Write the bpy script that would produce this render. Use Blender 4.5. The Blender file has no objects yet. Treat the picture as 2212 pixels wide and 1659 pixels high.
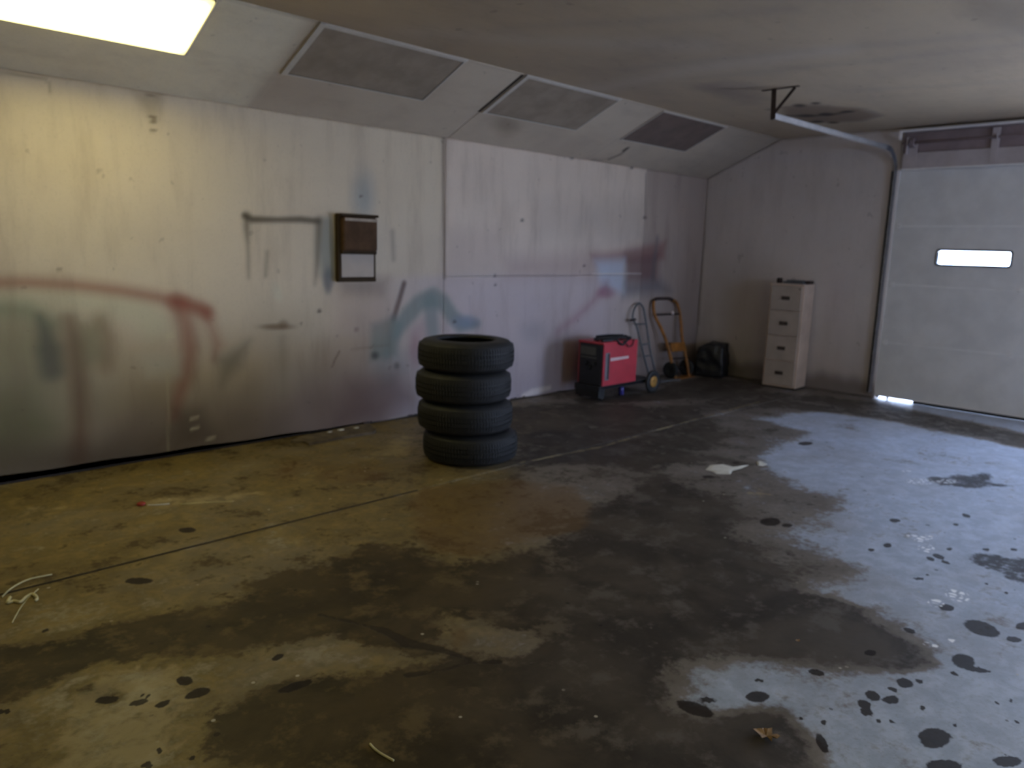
import bpy, bmesh, math, random
import numpy as np
from mathutils import Vector, Matrix
random.seed(7); rng = np.random.default_rng(7)
SC = bpy.context.scene
COL = SC.collection
PI = math.pi

# ------------------------------------------------------------------ room numbers (metres)
CAM_H = 1.65
W, D = 5.768, 9.283           # long left wall (y = W), back wall (x = D)
H1, H2, W2 = 2.652, 3.092, 4.754   # wall top, flat ceiling, start of the sloped strip
RX, RY = -3.5, -3.6           # wall behind the camera, right wall
FPX, YAW, PITCH, ROLL = 1624.5, 0.7952, 0.1794, 0.0291

# ------------------------------------------------------------------ camera
cy, sy, cp, sp = math.cos(YAW), math.sin(YAW), math.cos(PITCH), math.sin(PITCH)
F_ = np.array([cy*cp, sy*cp, -sp]); R_ = np.array([sy, -cy, 0.0]); U_ = np.cross(R_, F_)
cr, sr = math.cos(ROLL), math.sin(ROLL)
R_, U_ = cr*R_ + sr*U_, -sr*R_ + cr*U_
cam = bpy.data.cameras.new('camera'); camo = bpy.data.objects.new('camera', cam); COL.objects.link(camo)
camo.matrix_world = Matrix(((R_[0], U_[0], -F_[0], 0), (R_[1], U_[1], -F_[1], 0), (R_[2], U_[2], -F_[2], CAM_H), (0, 0, 0, 1)))
cam.sensor_width = 36; cam.lens = FPX/2212*36; cam.clip_start = 0.05
cam.dof.use_dof = True; cam.dof.focus_distance = 1.3; cam.dof.aperture_fstop = 5.0
SC.camera = camo

# ------------------------------------------------------------------ world, daylight, exposure
SKY = 18.0
wd = bpy.data.worlds.new('sky'); SC.world = wd; wd.use_nodes = True
wn = wd.node_tree; bg = wn.nodes['Background']
bg.inputs[0].default_value = (0.54, 0.68, 1.0, 1); bg.inputs[1].default_value = SKY
SC.view_settings.view_transform = 'Standard'; SC.view_settings.look = 'None'
SC.view_settings.gamma = 1.0; SC.view_settings.use_curve_mapping = False
SC.view_settings.exposure = 0.0
SC.cycles.use_denoising = True
SC.cycles.max_bounces = 8; SC.cycles.diffuse_bounces = 5
SC.cycles.sample_clamp_indirect = 6.0
def portal(name, loc, sx, sz):
    l = bpy.data.lights.new(name, 'AREA'); l.shape = 'RECTANGLE'; l.size = sx; l.size_y = sz
    l.cycles.is_portal = True
    o = bpy.data.objects.new(name, l); COL.objects.link(o); o.location = loc
    o.rotation_euler = (0, PI/2, 0)   # faces -X, into the room
    return o
OPEN_Y0, OPEN_Y1, OPEN_Z = -2.25, 0.45, 2.5
portal('door_portal', (D+0.16, (OPEN_Y0+OPEN_Y1)/2, OPEN_Z/2), OPEN_Z, OPEN_Y1-OPEN_Y0)
WX0, WX1, WZ0, WZ1 = 4.5, 6.6, 1.35, 2.35      # unseen side window, added in the right wall as fill light
po = portal('added_window_portal', ((WX0+WX1)/2, RY-.06, (WZ0+WZ1)/2), WX1-WX0, WZ1-WZ0); po.rotation_euler = (PI/2, 0, 0)
sun = bpy.data.lights.new('sun', 'SUN'); sun.energy = 45; sun.angle = .01; sun.color = (1, .95, .88)
suno = bpy.data.objects.new('sun', sun); COL.objects.link(suno); suno.rotation_euler = (math.radians(8), math.radians(-30), 0)   # high, from behind the building
LAMP = 12.5
LAMP_COL = (1.0, 0.88, 0.34)

# ------------------------------------------------------------------ pixel -> place helpers
def ray(px, py): return F_ + R_*(px-1106)/FPX - U_*(py-829.5)/FPX
O_ = np.array([0, 0, CAM_H])
def on_floor(px, py, z=0.0): d = ray(px, py); return O_ + d*(z-CAM_H)/d[2]
def on_wall(px, py, w=W): d = ray(px, py); return O_ + d*w/d[1]
def on_back(px, py, x=D): d = ray(px, py); return O_ + d*x/d[0]
SL = math.hypot(W-W2, H1-H2)
NS = np.array([0, H2-H1, W-W2])/SL
def on_slope(px, py):
    d = ray(px, py); return O_ + d*((np.array([0, W, H1])-O_)@NS)/(d@NS)
f2 = lambda px, py: on_floor(px, py)[:2]
w2 = lambda px, py: on_wall(px, py)[[0, 2]]
b2 = lambda px, py: on_back(px, py)[[1, 2]]
c2 = lambda px, py: on_floor(px, py, H2)[:2]
def s2(px, py):
    p = on_slope(px, py); return np.array([p[0], (p[1]-W2)/(W-W2)*SL])

# ------------------------------------------------------------------ painting stains on dense surfaces (plane metres)
def seg_dist(P, a, b):
    ab = b-a; t = np.clip(((P-a)@ab)/max(ab@ab, 1e-9), 0, 1)
    return np.linalg.norm(P-(a+t[:, None]*ab), axis=1), t
def line_dist(P, pts):
    d = np.full(len(P), 1e9)
    for a, b in zip(pts[:-1], pts[1:]):
        d = np.minimum(d, seg_dist(P, a, b)[0])
    return d
def poly_sd(P, pts):
    d = line_dist(P, list(pts)+[pts[0]])
    ins = np.zeros(len(P), bool); n = len(pts)
    for i in range(n):
        x1, y1 = pts[i]; x2, y2 = pts[(i+1) % n]
        if y1 == y2: continue
        c = ((y1 > P[:, 1]) != (y2 > P[:, 1])) & (P[:, 0] < (x2-x1)*(P[:, 1]-y1)/(y2-y1)+x1)
        ins ^= c
    return np.where(ins, -d, d)
def sstep(e0, e1, x):
    t = np.clip((x-e0)/(e1-e0), 0, 1); return t*t*(3-2*t)
def near(P, pts, m):
    a = np.array(pts); lo = a.min(0)-m; hi = a.max(0)+m
    return ((P >= lo) & (P <= hi)).all(1)
class Canvas:
    def __init__(s, P, to, base):
        s.P = P; s.to = to; s.C = np.tile(np.array(base, float), (len(P), 1))
    def _mix(s, k, m, col):
        m = m[:, None]; s.C[k] = s.C[k]*(1-m) + np.array(col)*m
    def stroke(s, px, w, col, a=1.0, soft=0.03, taper=None, raw=False):
        pts = [np.array(q, float) if raw else s.to(*q) for q in px]
        k = near(s.P, pts, w+soft); P = s.P[k]
        if not len(P): return
        best = np.full(len(P), -1e9); n = len(pts)-1
        for i, (p, q) in enumerate(zip(pts[:-1], pts[1:])):
            d, t = seg_dist(P, p, q)
            ww = w if taper is None else w*np.interp((i+t)/n, np.linspace(0, 1, len(taper)), taper)
            best = np.maximum(best, ww*0.5-d)
        s._mix(k, a*sstep(-soft, soft, best), col)
    def poly(s, px, col, a=1.0, soft=0.05, raw=False):
        pts = [np.array(q, float) if raw else s.to(*q) for q in px]
        k = near(s.P, pts, soft); P = s.P[k]
        if len(P): s._mix(k, a*sstep(soft, -soft, poly_sd(P, pts)), col)
    def blob(s, px, py, rx, ry, col, a=1.0, soft=0.5, ang=0.0):
        """ellipse given by its pixel centre and pixel half sizes"""
        c = s.to(px, py); ca, sa = math.cos(ang), math.sin(ang)
        e1 = s.to(px+rx*ca, py+rx*sa)-c; e2 = s.to(px-ry*sa, py+ry*ca)-c
        M = np.linalg.inv(np.array([e1, e2]).T); ext = np.abs(e1)+np.abs(e2)
        k = (np.abs(s.P-c) <= ext*(1+soft)).all(1)
        if k.any():
            r = np.linalg.norm((s.P[k]-c)@M.T, axis=1)
            s._mix(k, a*sstep(1+soft, 1-soft, r), col)

# ------------------------------------------------------------------ mesh helpers
def box(bm, lo, hi, bev=0.0, rot=None, at=None):
    lo = Vector(lo); hi = Vector(hi); c = (lo+hi)/2; s = hi-lo
    r = bmesh.ops.create_cube(bm, size=1.0)
    vs = r['verts']
    for v in vs: v.co = Vector((v.co.x*s.x, v.co.y*s.y, v.co.z*s.z))
    if bev > 0:
        es = list({e for v in vs for e in v.link_edges})
        g = bmesh.ops.bevel(bm, geom=es, offset=min(bev, min(s)*0.45), segments=2, affect='EDGES', profile=0.5)
        vs = list({v for f in g['faces'] for v in f.verts} | {v for v in vs if v.is_valid})
    for v in vs:
        p = v.co
        if rot is not None: p = rot @ p
        v.co = p+c
    return vs
def tube(bm, pts, r, n=10, closed=False):
    pts = [Vector(p) for p in pts]; rings = []; N = len(pts)
    prev = None
    for i, p in enumerate(pts):
        if closed: t = pts[(i+1) % N]-pts[i-1]
        else: t = pts[min(i+1, N-1)]-pts[max(i-1, 0)]
        t.normalize()
        if prev is None:
            a = Vector((0, 0, 1)) if abs(t.z) < .9 else Vector((1, 0, 0))
            u = t.cross(a).normalized()
        else: u = (prev-t*prev.dot(t)).normalized()
        prev = u; v = t.cross(u)
        rr = r[i] if isinstance(r, (list, tuple)) else r
        rings.append([bm.verts.new(p+(u*math.cos(2*PI*k/n)+v*math.sin(2*PI*k/n))*rr) for k in range(n)])
    for i in range(N if closed else N-1):
        A, B = rings[i], rings[(i+1) % N]
        for k in range(n): bm.faces.new((A[k], A[(k+1) % n], B[(k+1) % n], B[k]))
    if not closed:
        bm.faces.new(rings[0][::-1]); bm.faces.new(rings[-1])
def smooth(pts, n=6):
    pts = [Vector(p) for p in pts]; out = []
    for i in range(len(pts)-1):
        p0, p1, p2, p3 = pts[max(i-1, 0)], pts[i], pts[i+1], pts[min(i+2, len(pts)-1)]
        for k in range(n):
            t = k/n
            out.append(0.5*((2*p1)+(p2-p0)*t+(2*p0-5*p1+4*p2-p3)*t*t+(3*p1-p0-3*p2+p3)*t**3))
    out.append(pts[-1]); return out
def lathe(bm, prof, n=48, axis='z', c=(0, 0, 0), closed=True):
    c = Vector(c); rings = []
    for r, h in prof:
        ring = []
        for k in range(n):
            a = 2*PI*k/n; x, y = r*math.cos(a), r*math.sin(a)
            q = {'z': (x, y, h), 'y': (x, h, y), 'x': (h, x, y)}[axis]
            ring.append(bm.verts.new(c+Vector(q)))
        rings.append(ring)
    m = len(rings)
    for i in range(m if closed else m-1):
        A, B = rings[i], rings[(i+1) % m]
        for k in range(n): bm.faces.new((A[k], A[(k+1) % n], B[(k+1) % n], B[k]))
    if not closed:
        bm.faces.new(rings[0][::-1]); bm.faces.new(rings[-1])
def link(name, bm, mat, parent=None, smooth_=False, loc=None):
    bmesh.ops.recalc_face_normals(bm, faces=bm.faces)
    me = bpy.data.meshes.new(name); bm.to_mesh(me); bm.free()
    me.materials.append(mat)
    if smooth_:
        me.polygons.foreach_set('use_smooth', [True]*len(me.polygons))
    o = bpy.data.objects.new(name, me); COL.objects.link(o)
    if parent is not None: o.parent = parent
    if loc is not None: o.location = loc
    return o
def sharp(o, ang=40):
    try: o.data.set_sharp_from_angle(angle=math.radians(ang))
    except Exception: pass
    return o
def bmnew(): return bmesh.new()
def boxobj(name, lo, hi, mat, parent=None, bev=0.0):
    bm = bmnew(); box(bm, lo, hi, bev); return link(name, bm, mat, parent)
def empty(name, loc=(0, 0, 0), rot=(0, 0, 0)):
    o = bpy.data.objects.new(name, None); o.empty_display_size = .1
    o.location = loc; o.rotation_euler = rot; COL.objects.link(o); return o
def tag(o, label=None, cat=None, group=None, kind=None):
    if label: o['label'] = label
    if cat: o['category'] = cat
    if group: o['group'] = group
    if kind: o['kind'] = kind
    return o
def struct(o): o['kind'] = 'structure'; return o
def grid_obj(name, us, vs, to3, mat, parent=None, thick=None, attrs=None):
    """dense sheet; to3 maps (u, v) arrays to xyz; attrs = {name: (N,4)}"""
    nu, nv = len(us), len(vs)
    A, B = np.meshgrid(us, vs, indexing='ij'); A = A.ravel(); B = B.ravel()
    co = to3(A, B).astype(np.float32)
    i, j = np.meshgrid(np.arange(nu-1), np.arange(nv-1), indexing='ij')
    q = (i*nv+j).ravel(); F = np.stack([q, q+nv, q+nv+1, q+1], 1)
    me = bpy.data.meshes.new(name)
    n0 = len(co)
    if thick is not None:      # add a skirt and a back so that the sheet is solid
        per = np.concatenate([np.arange(nv), np.arange(1, nu)*nv+nv-1, (nu-1)*nv+np.arange(nv-2, -1, -1), np.arange(nu-2, 0, -1)*nv])
        back = co[per]+np.array(thick, np.float32); co = np.vstack([co, back])
        m = len(per); k = np.arange(m); k2 = (k+1) % m
        S = np.stack([per[k], per[k2], n0+k2, n0+k], 1)
        F = np.vstack([F, S])
    me.vertices.add(len(co)); me.vertices.foreach_set('co', co.ravel())
    me.loops.add(F.size); me.loops.foreach_set('vertex_index', F.astype(np.int32).ravel())
    me.polygons.add(len(F)); me.polygons.foreach_set('loop_start', np.arange(0, F.size, 4, dtype=np.int32))
    me.update(calc_edges=True); me.validate()
    for an, arr in (attrs or {}).items():
        at = me.color_attributes.new(an, 'FLOAT_COLOR', 'POINT')
        full = np.zeros((len(co), 4), np.float32); full[:, 3] = 1
        full[:n0, :arr.shape[1]] = arr
        if thick is not None: full[n0:, :arr.shape[1]] = arr[per]
        at.data.foreach_set('color', full.ravel())
    me.materials.append(mat)
    o = bpy.data.objects.new(name, me); COL.objects.link(o)
    if parent is not None: o.parent = parent
    return o

# ------------------------------------------------------------------ materials
def nodes(name):
    m = bpy.data.materials.new(name); m.use_nodes = True
    nt = m.node_tree; return m, nt, nt.nodes['Principled BSDF']
def N(nt, typ, **kw):
    n = nt.nodes.new(typ)
    for k, v in kw.items():
        if k == 'op': n.operation = v
        elif k == 'blend': n.blend_type = v
        elif k == 'dtype': n.data_type = v
        else: n.inputs[k].default_value = v
    return n
def L(nt, a, b): nt.links.new(a, b)
def math_(nt, op, a, b=None, c=None, clamp=False):
    n = nt.nodes.new('ShaderNodeMath'); n.operation = op; n.use_clamp = clamp
    for i, x in enumerate((a, b, c)):
        if x is None: continue
        if hasattr(x, 'node'): L(nt, x, n.inputs[i])
        else: n.inputs[i].default_value = x
    return n.outputs[0]
def noise(nt, scale, detail=4, rough=.55, vec=None, dist=0.0):
    n = nt.nodes.new('ShaderNodeTexNoise')
    n.inputs['Scale'].default_value = scale; n.inputs['Detail'].default_value = detail
    n.inputs['Roughness'].default_value = rough; n.inputs['Distortion'].default_value = dist
    if vec is not None: L(nt, vec, n.inputs['Vector'])
    return n.outputs['Fac']
def position(nt, scale=(1, 1, 1)):
    g = nt.nodes.new('ShaderNodeNewGeometry'); mp = nt.nodes.new('ShaderNodeMapping')
    mp.inputs['Scale'].default_value = scale; L(nt, g.outputs['Position'], mp.inputs['Vector']); return mp.outputs[0]
def mixc(nt, fac, a, b, blend='MIX'):
    n = nt.nodes.new('ShaderNodeMix'); n.data_type = 'RGBA'; n.blend_type = blend
    for i, x in ((0, fac), (6, a), (7, b)):
        if hasattr(x, 'node'): L(nt, x, n.inputs[i])
        elif i == 0: n.inputs[0].default_value = x
        else: n.inputs[i].default_value = (*x, 1)
    return n.outputs[2]
def ramp(nt, x, lo, hi):
    n = nt.nodes.new('ShaderNodeMapRange'); n.interpolation_type = 'SMOOTHSTEP'
    n.inputs[1].default_value = lo; n.inputs[2].default_value = hi; L(nt, x, n.inputs[0]); return n.outputs[0]
def bump(nt, b, h, strength=.2, dist=.01):
    n = nt.nodes.new('ShaderNodeBump'); n.inputs['Strength'].default_value = strength
    n.inputs['Distance'].default_value = dist; L(nt, h, n.inputs['Height']); L(nt, n.outputs[0], b.inputs['Normal'])
def plain(name, col, rough=.6, var=.15, scale=8, metal=0.0, bmp=.1, spec=None):
    m, nt, b = nodes(name)
    p = position(nt); n = noise(nt, scale, 5, .6, p)
    dk = tuple(c*(1-var) for c in col); lt = tuple(min(1, c*(1+var)) for c in col)
    L(nt, mixc(nt, ramp(nt, n, .3, .7), dk, lt), b.inputs['Base Color'])
    b.inputs['Roughness'].default_value = rough; b.inputs['Metallic'].default_value = metal
    if spec is not None: b.inputs['Specular IOR Level'].default_value = spec
    if bmp: bump(nt, b, noise(nt, scale*6, 3, .6, p), bmp, .004)
    return m
def painted(name, rough=.75, dirt=(.16, .11, .08), streak=.25, stretch=(1, 1, .18), fine=.12, bscale=40):
    """off-white board whose stains come from the 'paint' attribute, with soft noise wear"""
    m, nt, b = nodes(name)
    at = nt.nodes.new('ShaderNodeAttribute'); at.attribute_name = 'paint'
    p = position(nt); ps = position(nt, stretch)
    n1 = noise(nt, 1.3, 5, .6, p); n2 = noise(nt, 5, 6, .65, ps); n3 = noise(nt, 55, 3, .6, p)
    k = math_(nt, 'MULTIPLY', ramp(nt, n2, .45, .75), streak)
    c = mixc(nt, k, at.outputs['Color'], dirt)
    c = mixc(nt, math_(nt, 'MULTIPLY', ramp(nt, n1, .4, .7), fine), c, (.30, .25, .22))
    sp_ = ramp(nt, noise(nt, 9, 2, .5, p), .70, .74)
    c = mixc(nt, math_(nt, 'MULTIPLY', sp_, .22), c, (.08, .06, .05))
    c = mixc(nt, math_(nt, 'MULTIPLY', ramp(nt, n3, .5, .8), .12), c, (.2, .17, .15))
    L(nt, c, b.inputs['Base Color']); b.inputs['Roughness'].default_value = rough
    b.inputs['Specular IOR Level'].default_value = .25
    bump(nt, b, noise(nt, bscale, 4, .6, p), .12, .004)
    return m
M = {}
M['wall'] = painted('painted_plywood')
M['drywall'] = painted('painted_drywall', streak=.12, fine=.1)
M['ceiling'] = painted('ceiling_board', streak=.16, stretch=(.5, 1.2, 1), fine=.25, dirt=(.2, .15, .11))
M['backing'] = plain('dark_wall_backing', (.045, .035, .028), .9)
M['trim'] = plain('white_trim', (.92, .88, .89), .4, .05)
M['frame'] = plain('fixture_frame_white', (.56, .53, .49), .45, .06)
M['gap'] = plain('dark_gap', (.03, .022, .018), .9)
M['diffuser'] = plain('yellowed_diffuser', (.28, .232, .185), .5, .16, 5, bmp=.15)
M['diffuser_dark'] = plain('darkened_diffuser', (.165, .125, .11), .5, .16, 5, bmp=.15)
M['rubber'] = plain('tyre_rubber', (.016, .016, .017), .62, .25, 14, bmp=.15)
M['tread'] = plain('tyre_tread', (.011, .011, .012), .75, .3, 30, bmp=.2)
M['red'] = plain('red_enamel', (.50, .035, .055), .38, .10, 6, bmp=.03)
M['black'] = plain('black_plastic', (.012, .012, .013), .45, .2, 12, bmp=.05)
M['blacksteel'] = plain('black_steel', (.02, .021, .024), .4, .2, 10, .3)
M['cable'] = plain('black_cable', (.010, .010, .012), .5, .2, 10)
M['grey'] = plain('grey_panel', (.17, .165, .185), .5, .1)
M['greyprint'] = plain('dull_grey_print', (.09, .09, .08), .5, .1)
M['white'] = plain('white_print', (.72, .62, .62), .5, .06)
M['hub'] = plain('brass_yellow_hub', (.42, .22, .05), .4, .3, 20, .2)
M['galv'] = plain('galvanised_steel', (.40, .40, .42), .55, .12, 12, .35)
M['track'] = plain('dull_track_steel', (.30, .30, .33), .45, .15, 12, .6)
M['rusty'] = plain('rusty_angle_iron', (.05, .032, .028), .7, .3, 20, .2)
M['greytube'] = plain('grey_tube', (.13, .14, .155), .45, .2, 14, .2)
M['yellow'] = plain('yellow_paint', (.34, .135, .022), .5, .3, 9)
M['bag'] = plain('black_plastic_bag', (.012, .012, .016), .42, .3, 7, bmp=.4)
M['cabinet'] = plain('beige_cabinet_enamel', (.44, .37, .315), .45, .08, 5, bmp=.03)
M['cab_lit'] = plain('lit_cabinet_shell', (.60, .47, .38), .45, .1, 5, bmp=.03)  # side light painted in: shell paler than the drawer fronts
M['handle'] = plain('dull_bronze_handle', (.09, .07, .06), .4, .2, 20, .5)
M['brown'] = plain('brown_dispenser_plastic', (.080, .045, .024), .75, .2, 9, spec=.15)
M['browndark'] = plain('dark_brown_rim', (.045, .030, .017), .8, .2, 9, spec=.15)
M['towel'] = plain('white_towel_panel', (.46, .40, .35), .8, .05)
M['wood'] = plain('grey_weathered_wood', (.12, .092, .06), .85, .35, 9, bmp=.4)
M['paper'] = plain('pale_paper', (.62, .60, .52), .85, .1, 20)
M['straw'] = plain('pale_straw', (.50, .45, .24), .7, .15, 20)
M['leaf'] = plain('dry_leaf', (.30, .19, .10), .7, .35, 40, bmp=.4)
M['redcap'] = plain('dark_red_cap', (.30, .02, .01), .4, .1)
M['blue'] = plain('blue_can_paint', (.05, .045, .26), .35, .1)
M['door'] = plain('grey_white_door_steel', (.77, .76, .76), .5, .07, 3, bmp=.06)
M['doorline'] = plain('door_seam_strip', (.86, .85, .85), .45, .05)
M['seal'] = plain('black_door_seal', (.02, .02, .022), .7)
M['head'] = plain('pink_brown_header', (.30, .23, .24), .6, .15, 5)
M['head2'] = plain('pale_header_board', (.52, .46, .47), .6, .1, 4)
M['apron'] = plain('outside_concrete', (.48, .47, .45), .8, .12, 2)
m, nt, b = nodes('window_glass')
nt.nodes.remove(b); tr = nt.nodes.new('ShaderNodeBsdfTransparent'); gl = nt.nodes.new('ShaderNodeBsdfGlossy')
tr.inputs[0].default_value = (.9, .93, .95, 1); gl.inputs['Roughness'].default_value = .05
mx = nt.nodes.new('ShaderNodeMixShader'); mx.inputs[0].default_value = .06
L(nt, tr.outputs[0], mx.inputs[1]); L(nt, gl.outputs[0], mx.inputs[2]); L(nt, mx.outputs[0], nt.nodes['Material Output'].inputs[0])
M['glass'] = m
m, nt, b = nodes('lit_diffuser')
b.inputs['Base Color'].default_value = (.8, .8, .75, 1); b.inputs['Roughness'].default_value = .5
# tubes behind the sheet: the light falls off towards the edges of the panel
tc = nt.nodes.new('ShaderNodeTexCoord'); sx = nt.nodes.new('ShaderNodeSeparateXYZ'); L(nt, tc.outputs['Generated'], sx.inputs[0])
ex = math_(nt, 'MINIMUM', sx.outputs[0], math_(nt, 'SUBTRACT', 1.0, sx.outputs[0]))
ey = math_(nt, 'MINIMUM', sx.outputs[1], math_(nt, 'SUBTRACT', 1.0, sx.outputs[1]))
fx = ramp(nt, ex, -.01, .07); fy = ramp(nt, ey, -.04, .2)
st = math_(nt, 'MULTIPLY_ADD', math_(nt, 'MULTIPLY', fx, fy), LAMP*.93, LAMP*.07)
b.inputs['Emission Color'].default_value = (*LAMP_COL, 1); L(nt, st, b.inputs['Emission Strength'])
M['lit'] = m

# floor material
m, nt, b = nodes('stained_concrete'); M['floor'] = m
fa = nt.nodes.new('ShaderNodeAttribute'); fa.attribute_name = 'marks'
fb = nt.nodes.new('ShaderNodeAttribute'); fb.attribute_name = 'marks2'
sa = nt.nodes.new('ShaderNodeSeparateColor'); L(nt, fa.outputs['Color'], sa.inputs[0])
sb = nt.nodes.new('ShaderNodeSeparateColor'); L(nt, fb.outputs['Color'], sb.inputs[0])
p = position(nt)
nA = noise(nt, 2.2, 8, .62, p, .4); nB = noise(nt, 9, 8, .62, p, .3); nC = noise(nt, 60, 4, .6, p); nD = noise(nt, .9, 6, .6, p)
def off(n, k): return math_(nt, 'MULTIPLY', math_(nt, 'SUBTRACT', n, .5), k)
dk = math_(nt, 'ADD', math_(nt, 'ADD', sa.outputs[0], off(nA, 1.3)), off(nB, .8))
nE = noise(nt, 26, 6, .65, p)
dk = math_(nt, 'ADD', dk, off(nE, .55))
dk = ramp(nt, dk, .40, .64)
spx = nt.nodes.new('ShaderNodeSeparateXYZ'); L(nt, p, spx.inputs[0])
neu = ramp(nt, math_(nt, 'ADD', math_(nt, 'SUBTRACT', spx.outputs[0], spx.outputs[1]), off(nD, 1.5)), -1.0, 1.0)
worn = mixc(nt, ramp(nt, nB, .35, .7), mixc(nt, neu, (.13, .094, .033), (.125, .105, .088)), mixc(nt, neu, (.26, .19, .070), (.22, .195, .175)))
dry = ramp(nt, math_(nt, 'ADD', math_(nt, 'ADD', sa.outputs[0], off(nA, .9)), math_(nt, 'ADD', off(nB, .7), off(nE, .5))), .33, .06)
base = mixc(nt, dry, worn, mixc(nt, ramp(nt, nB, .35, .7), mixc(nt, neu, (.27, .225, .13), (.33, .38, .47)), mixc(nt, neu, (.36, .30, .19), (.48, .54, .66))))
base = mixc(nt, math_(nt, 'MULTIPLY', ramp(nt, nC, .5, .75), .3), base, (.18, .16, .14))
base = mixc(nt, math_(nt, 'MULTIPLY', ramp(nt, nD, .45, .65), .3), base, (.24, .215, .185))
dark = mixc(nt, ramp(nt, nA, .35, .65), mixc(nt, neu, (.026, .019, .009), (.034, .028, .022)), mixc(nt, neu, (.068, .048, .022), (.078, .064, .050)))
dark = mixc(nt, ramp(nt, noise(nt, 5, 8, .7, p), .50, .64), dark, mixc(nt, neu, (.12, .085, .036), (.11, .095, .082)))
c = mixc(nt, math_(nt, 'MULTIPLY', dk, .94), base, dark)
rust = ramp(nt, math_(nt, 'ADD', sa.outputs[1], off(nA, 1.1)), .42, .7)
c = mixc(nt, math_(nt, 'MULTIPLY', rust, .5), c, (.15, .085, .028))
pale = ramp(nt, math_(nt, 'ADD', sa.outputs[2], off(nB, .9)), .42, .62)
c = mixc(nt, math_(nt, 'MULTIPLY', pale, .6), c, (.38, .305, .17))
crk = ramp(nt, math_(nt, 'ADD', sb.outputs[1], off(nB, 1.0)), .40, .62)
c = mixc(nt, math_(nt, 'MULTIPLY', crk, .8), c, (.03, .022, .015))
fl = nt.nodes.new('ShaderNodeTexVoronoi'); fl.inputs['Scale'].default_value = 7; L(nt, p, fl.inputs['Vector'])
flk = math_(nt, 'MULTIPLY', math_(nt, 'LESS_THAN', fl.outputs['Distance'], .055), ramp(nt, noise(nt, 3, 2, .5, p), .5, .62))
c = mixc(nt, math_(nt, 'MULTIPLY', flk, .8), c, (.5, .46, .38))
v2 = nt.nodes.new('ShaderNodeTexVoronoi'); v2.inputs['Scale'].default_value = 5.5; L(nt, p, v2.inputs['Vector'])
dd = math_(nt, 'MULTIPLY', math_(nt, 'LESS_THAN', math_(nt, 'ADD', v2.outputs['Distance'], off(nB, .22)), .055), ramp(nt, noise(nt, 1.2, 2, .5, p), .46, .52))
spot = ramp(nt, math_(nt, 'ADD', sb.outputs[0], math_(nt, 'ADD', off(nB, .6), off(nE, .7))), .36, .60)
spot = math_(nt, 'MAXIMUM', spot, math_(nt, 'MULTIPLY', dd, .7))
c = mixc(nt, math_(nt, 'MULTIPLY', spot, .93), c, mixc(nt, nE, (.012, .010, .009), (.045, .036, .032)))
vw = nt.nodes.new('ShaderNodeTexVoronoi'); vw.inputs['Scale'].default_value = 26; vw.feature = 'DISTANCE_TO_EDGE'; L(nt, p, vw.inputs['Vector'])
wh = math_(nt, 'MULTIPLY', ramp(nt, sb.outputs[2], .3, .7), ramp(nt, vw.outputs['Distance'], .08, .22))
c = mixc(nt, wh, c, (.92, .93, .96))
L(nt, c, b.inputs['Base Color'])
rg = math_(nt, 'MULTIPLY_ADD', nB, .25, .36)
rg = math_(nt, 'ADD', rg, math_(nt, 'MULTIPLY', dk, .10))
rg = math_(nt, 'SUBTRACT', rg, math_(nt, 'MULTIPLY', spot, .08))
L(nt, rg, b.inputs['Roughness'])
L(nt, math_(nt, 'MULTIPLY', math_(nt, 'MULTIPLY_ADD', dry, .38, .17), math_(nt, 'SUBTRACT', 1.0, math_(nt, 'MULTIPLY', spot, .75))), b.inputs['Specular IOR Level'])
hh = math_(nt, 'ADD', math_(nt, 'MULTIPLY', nB, .6), math_(nt, 'MULTIPLY', nC, .3))
hh = math_(nt, 'SUBTRACT', hh, math_(nt, 'MULTIPLY', crk, .6))
bump(nt, b, hh, .25, .008)

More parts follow.
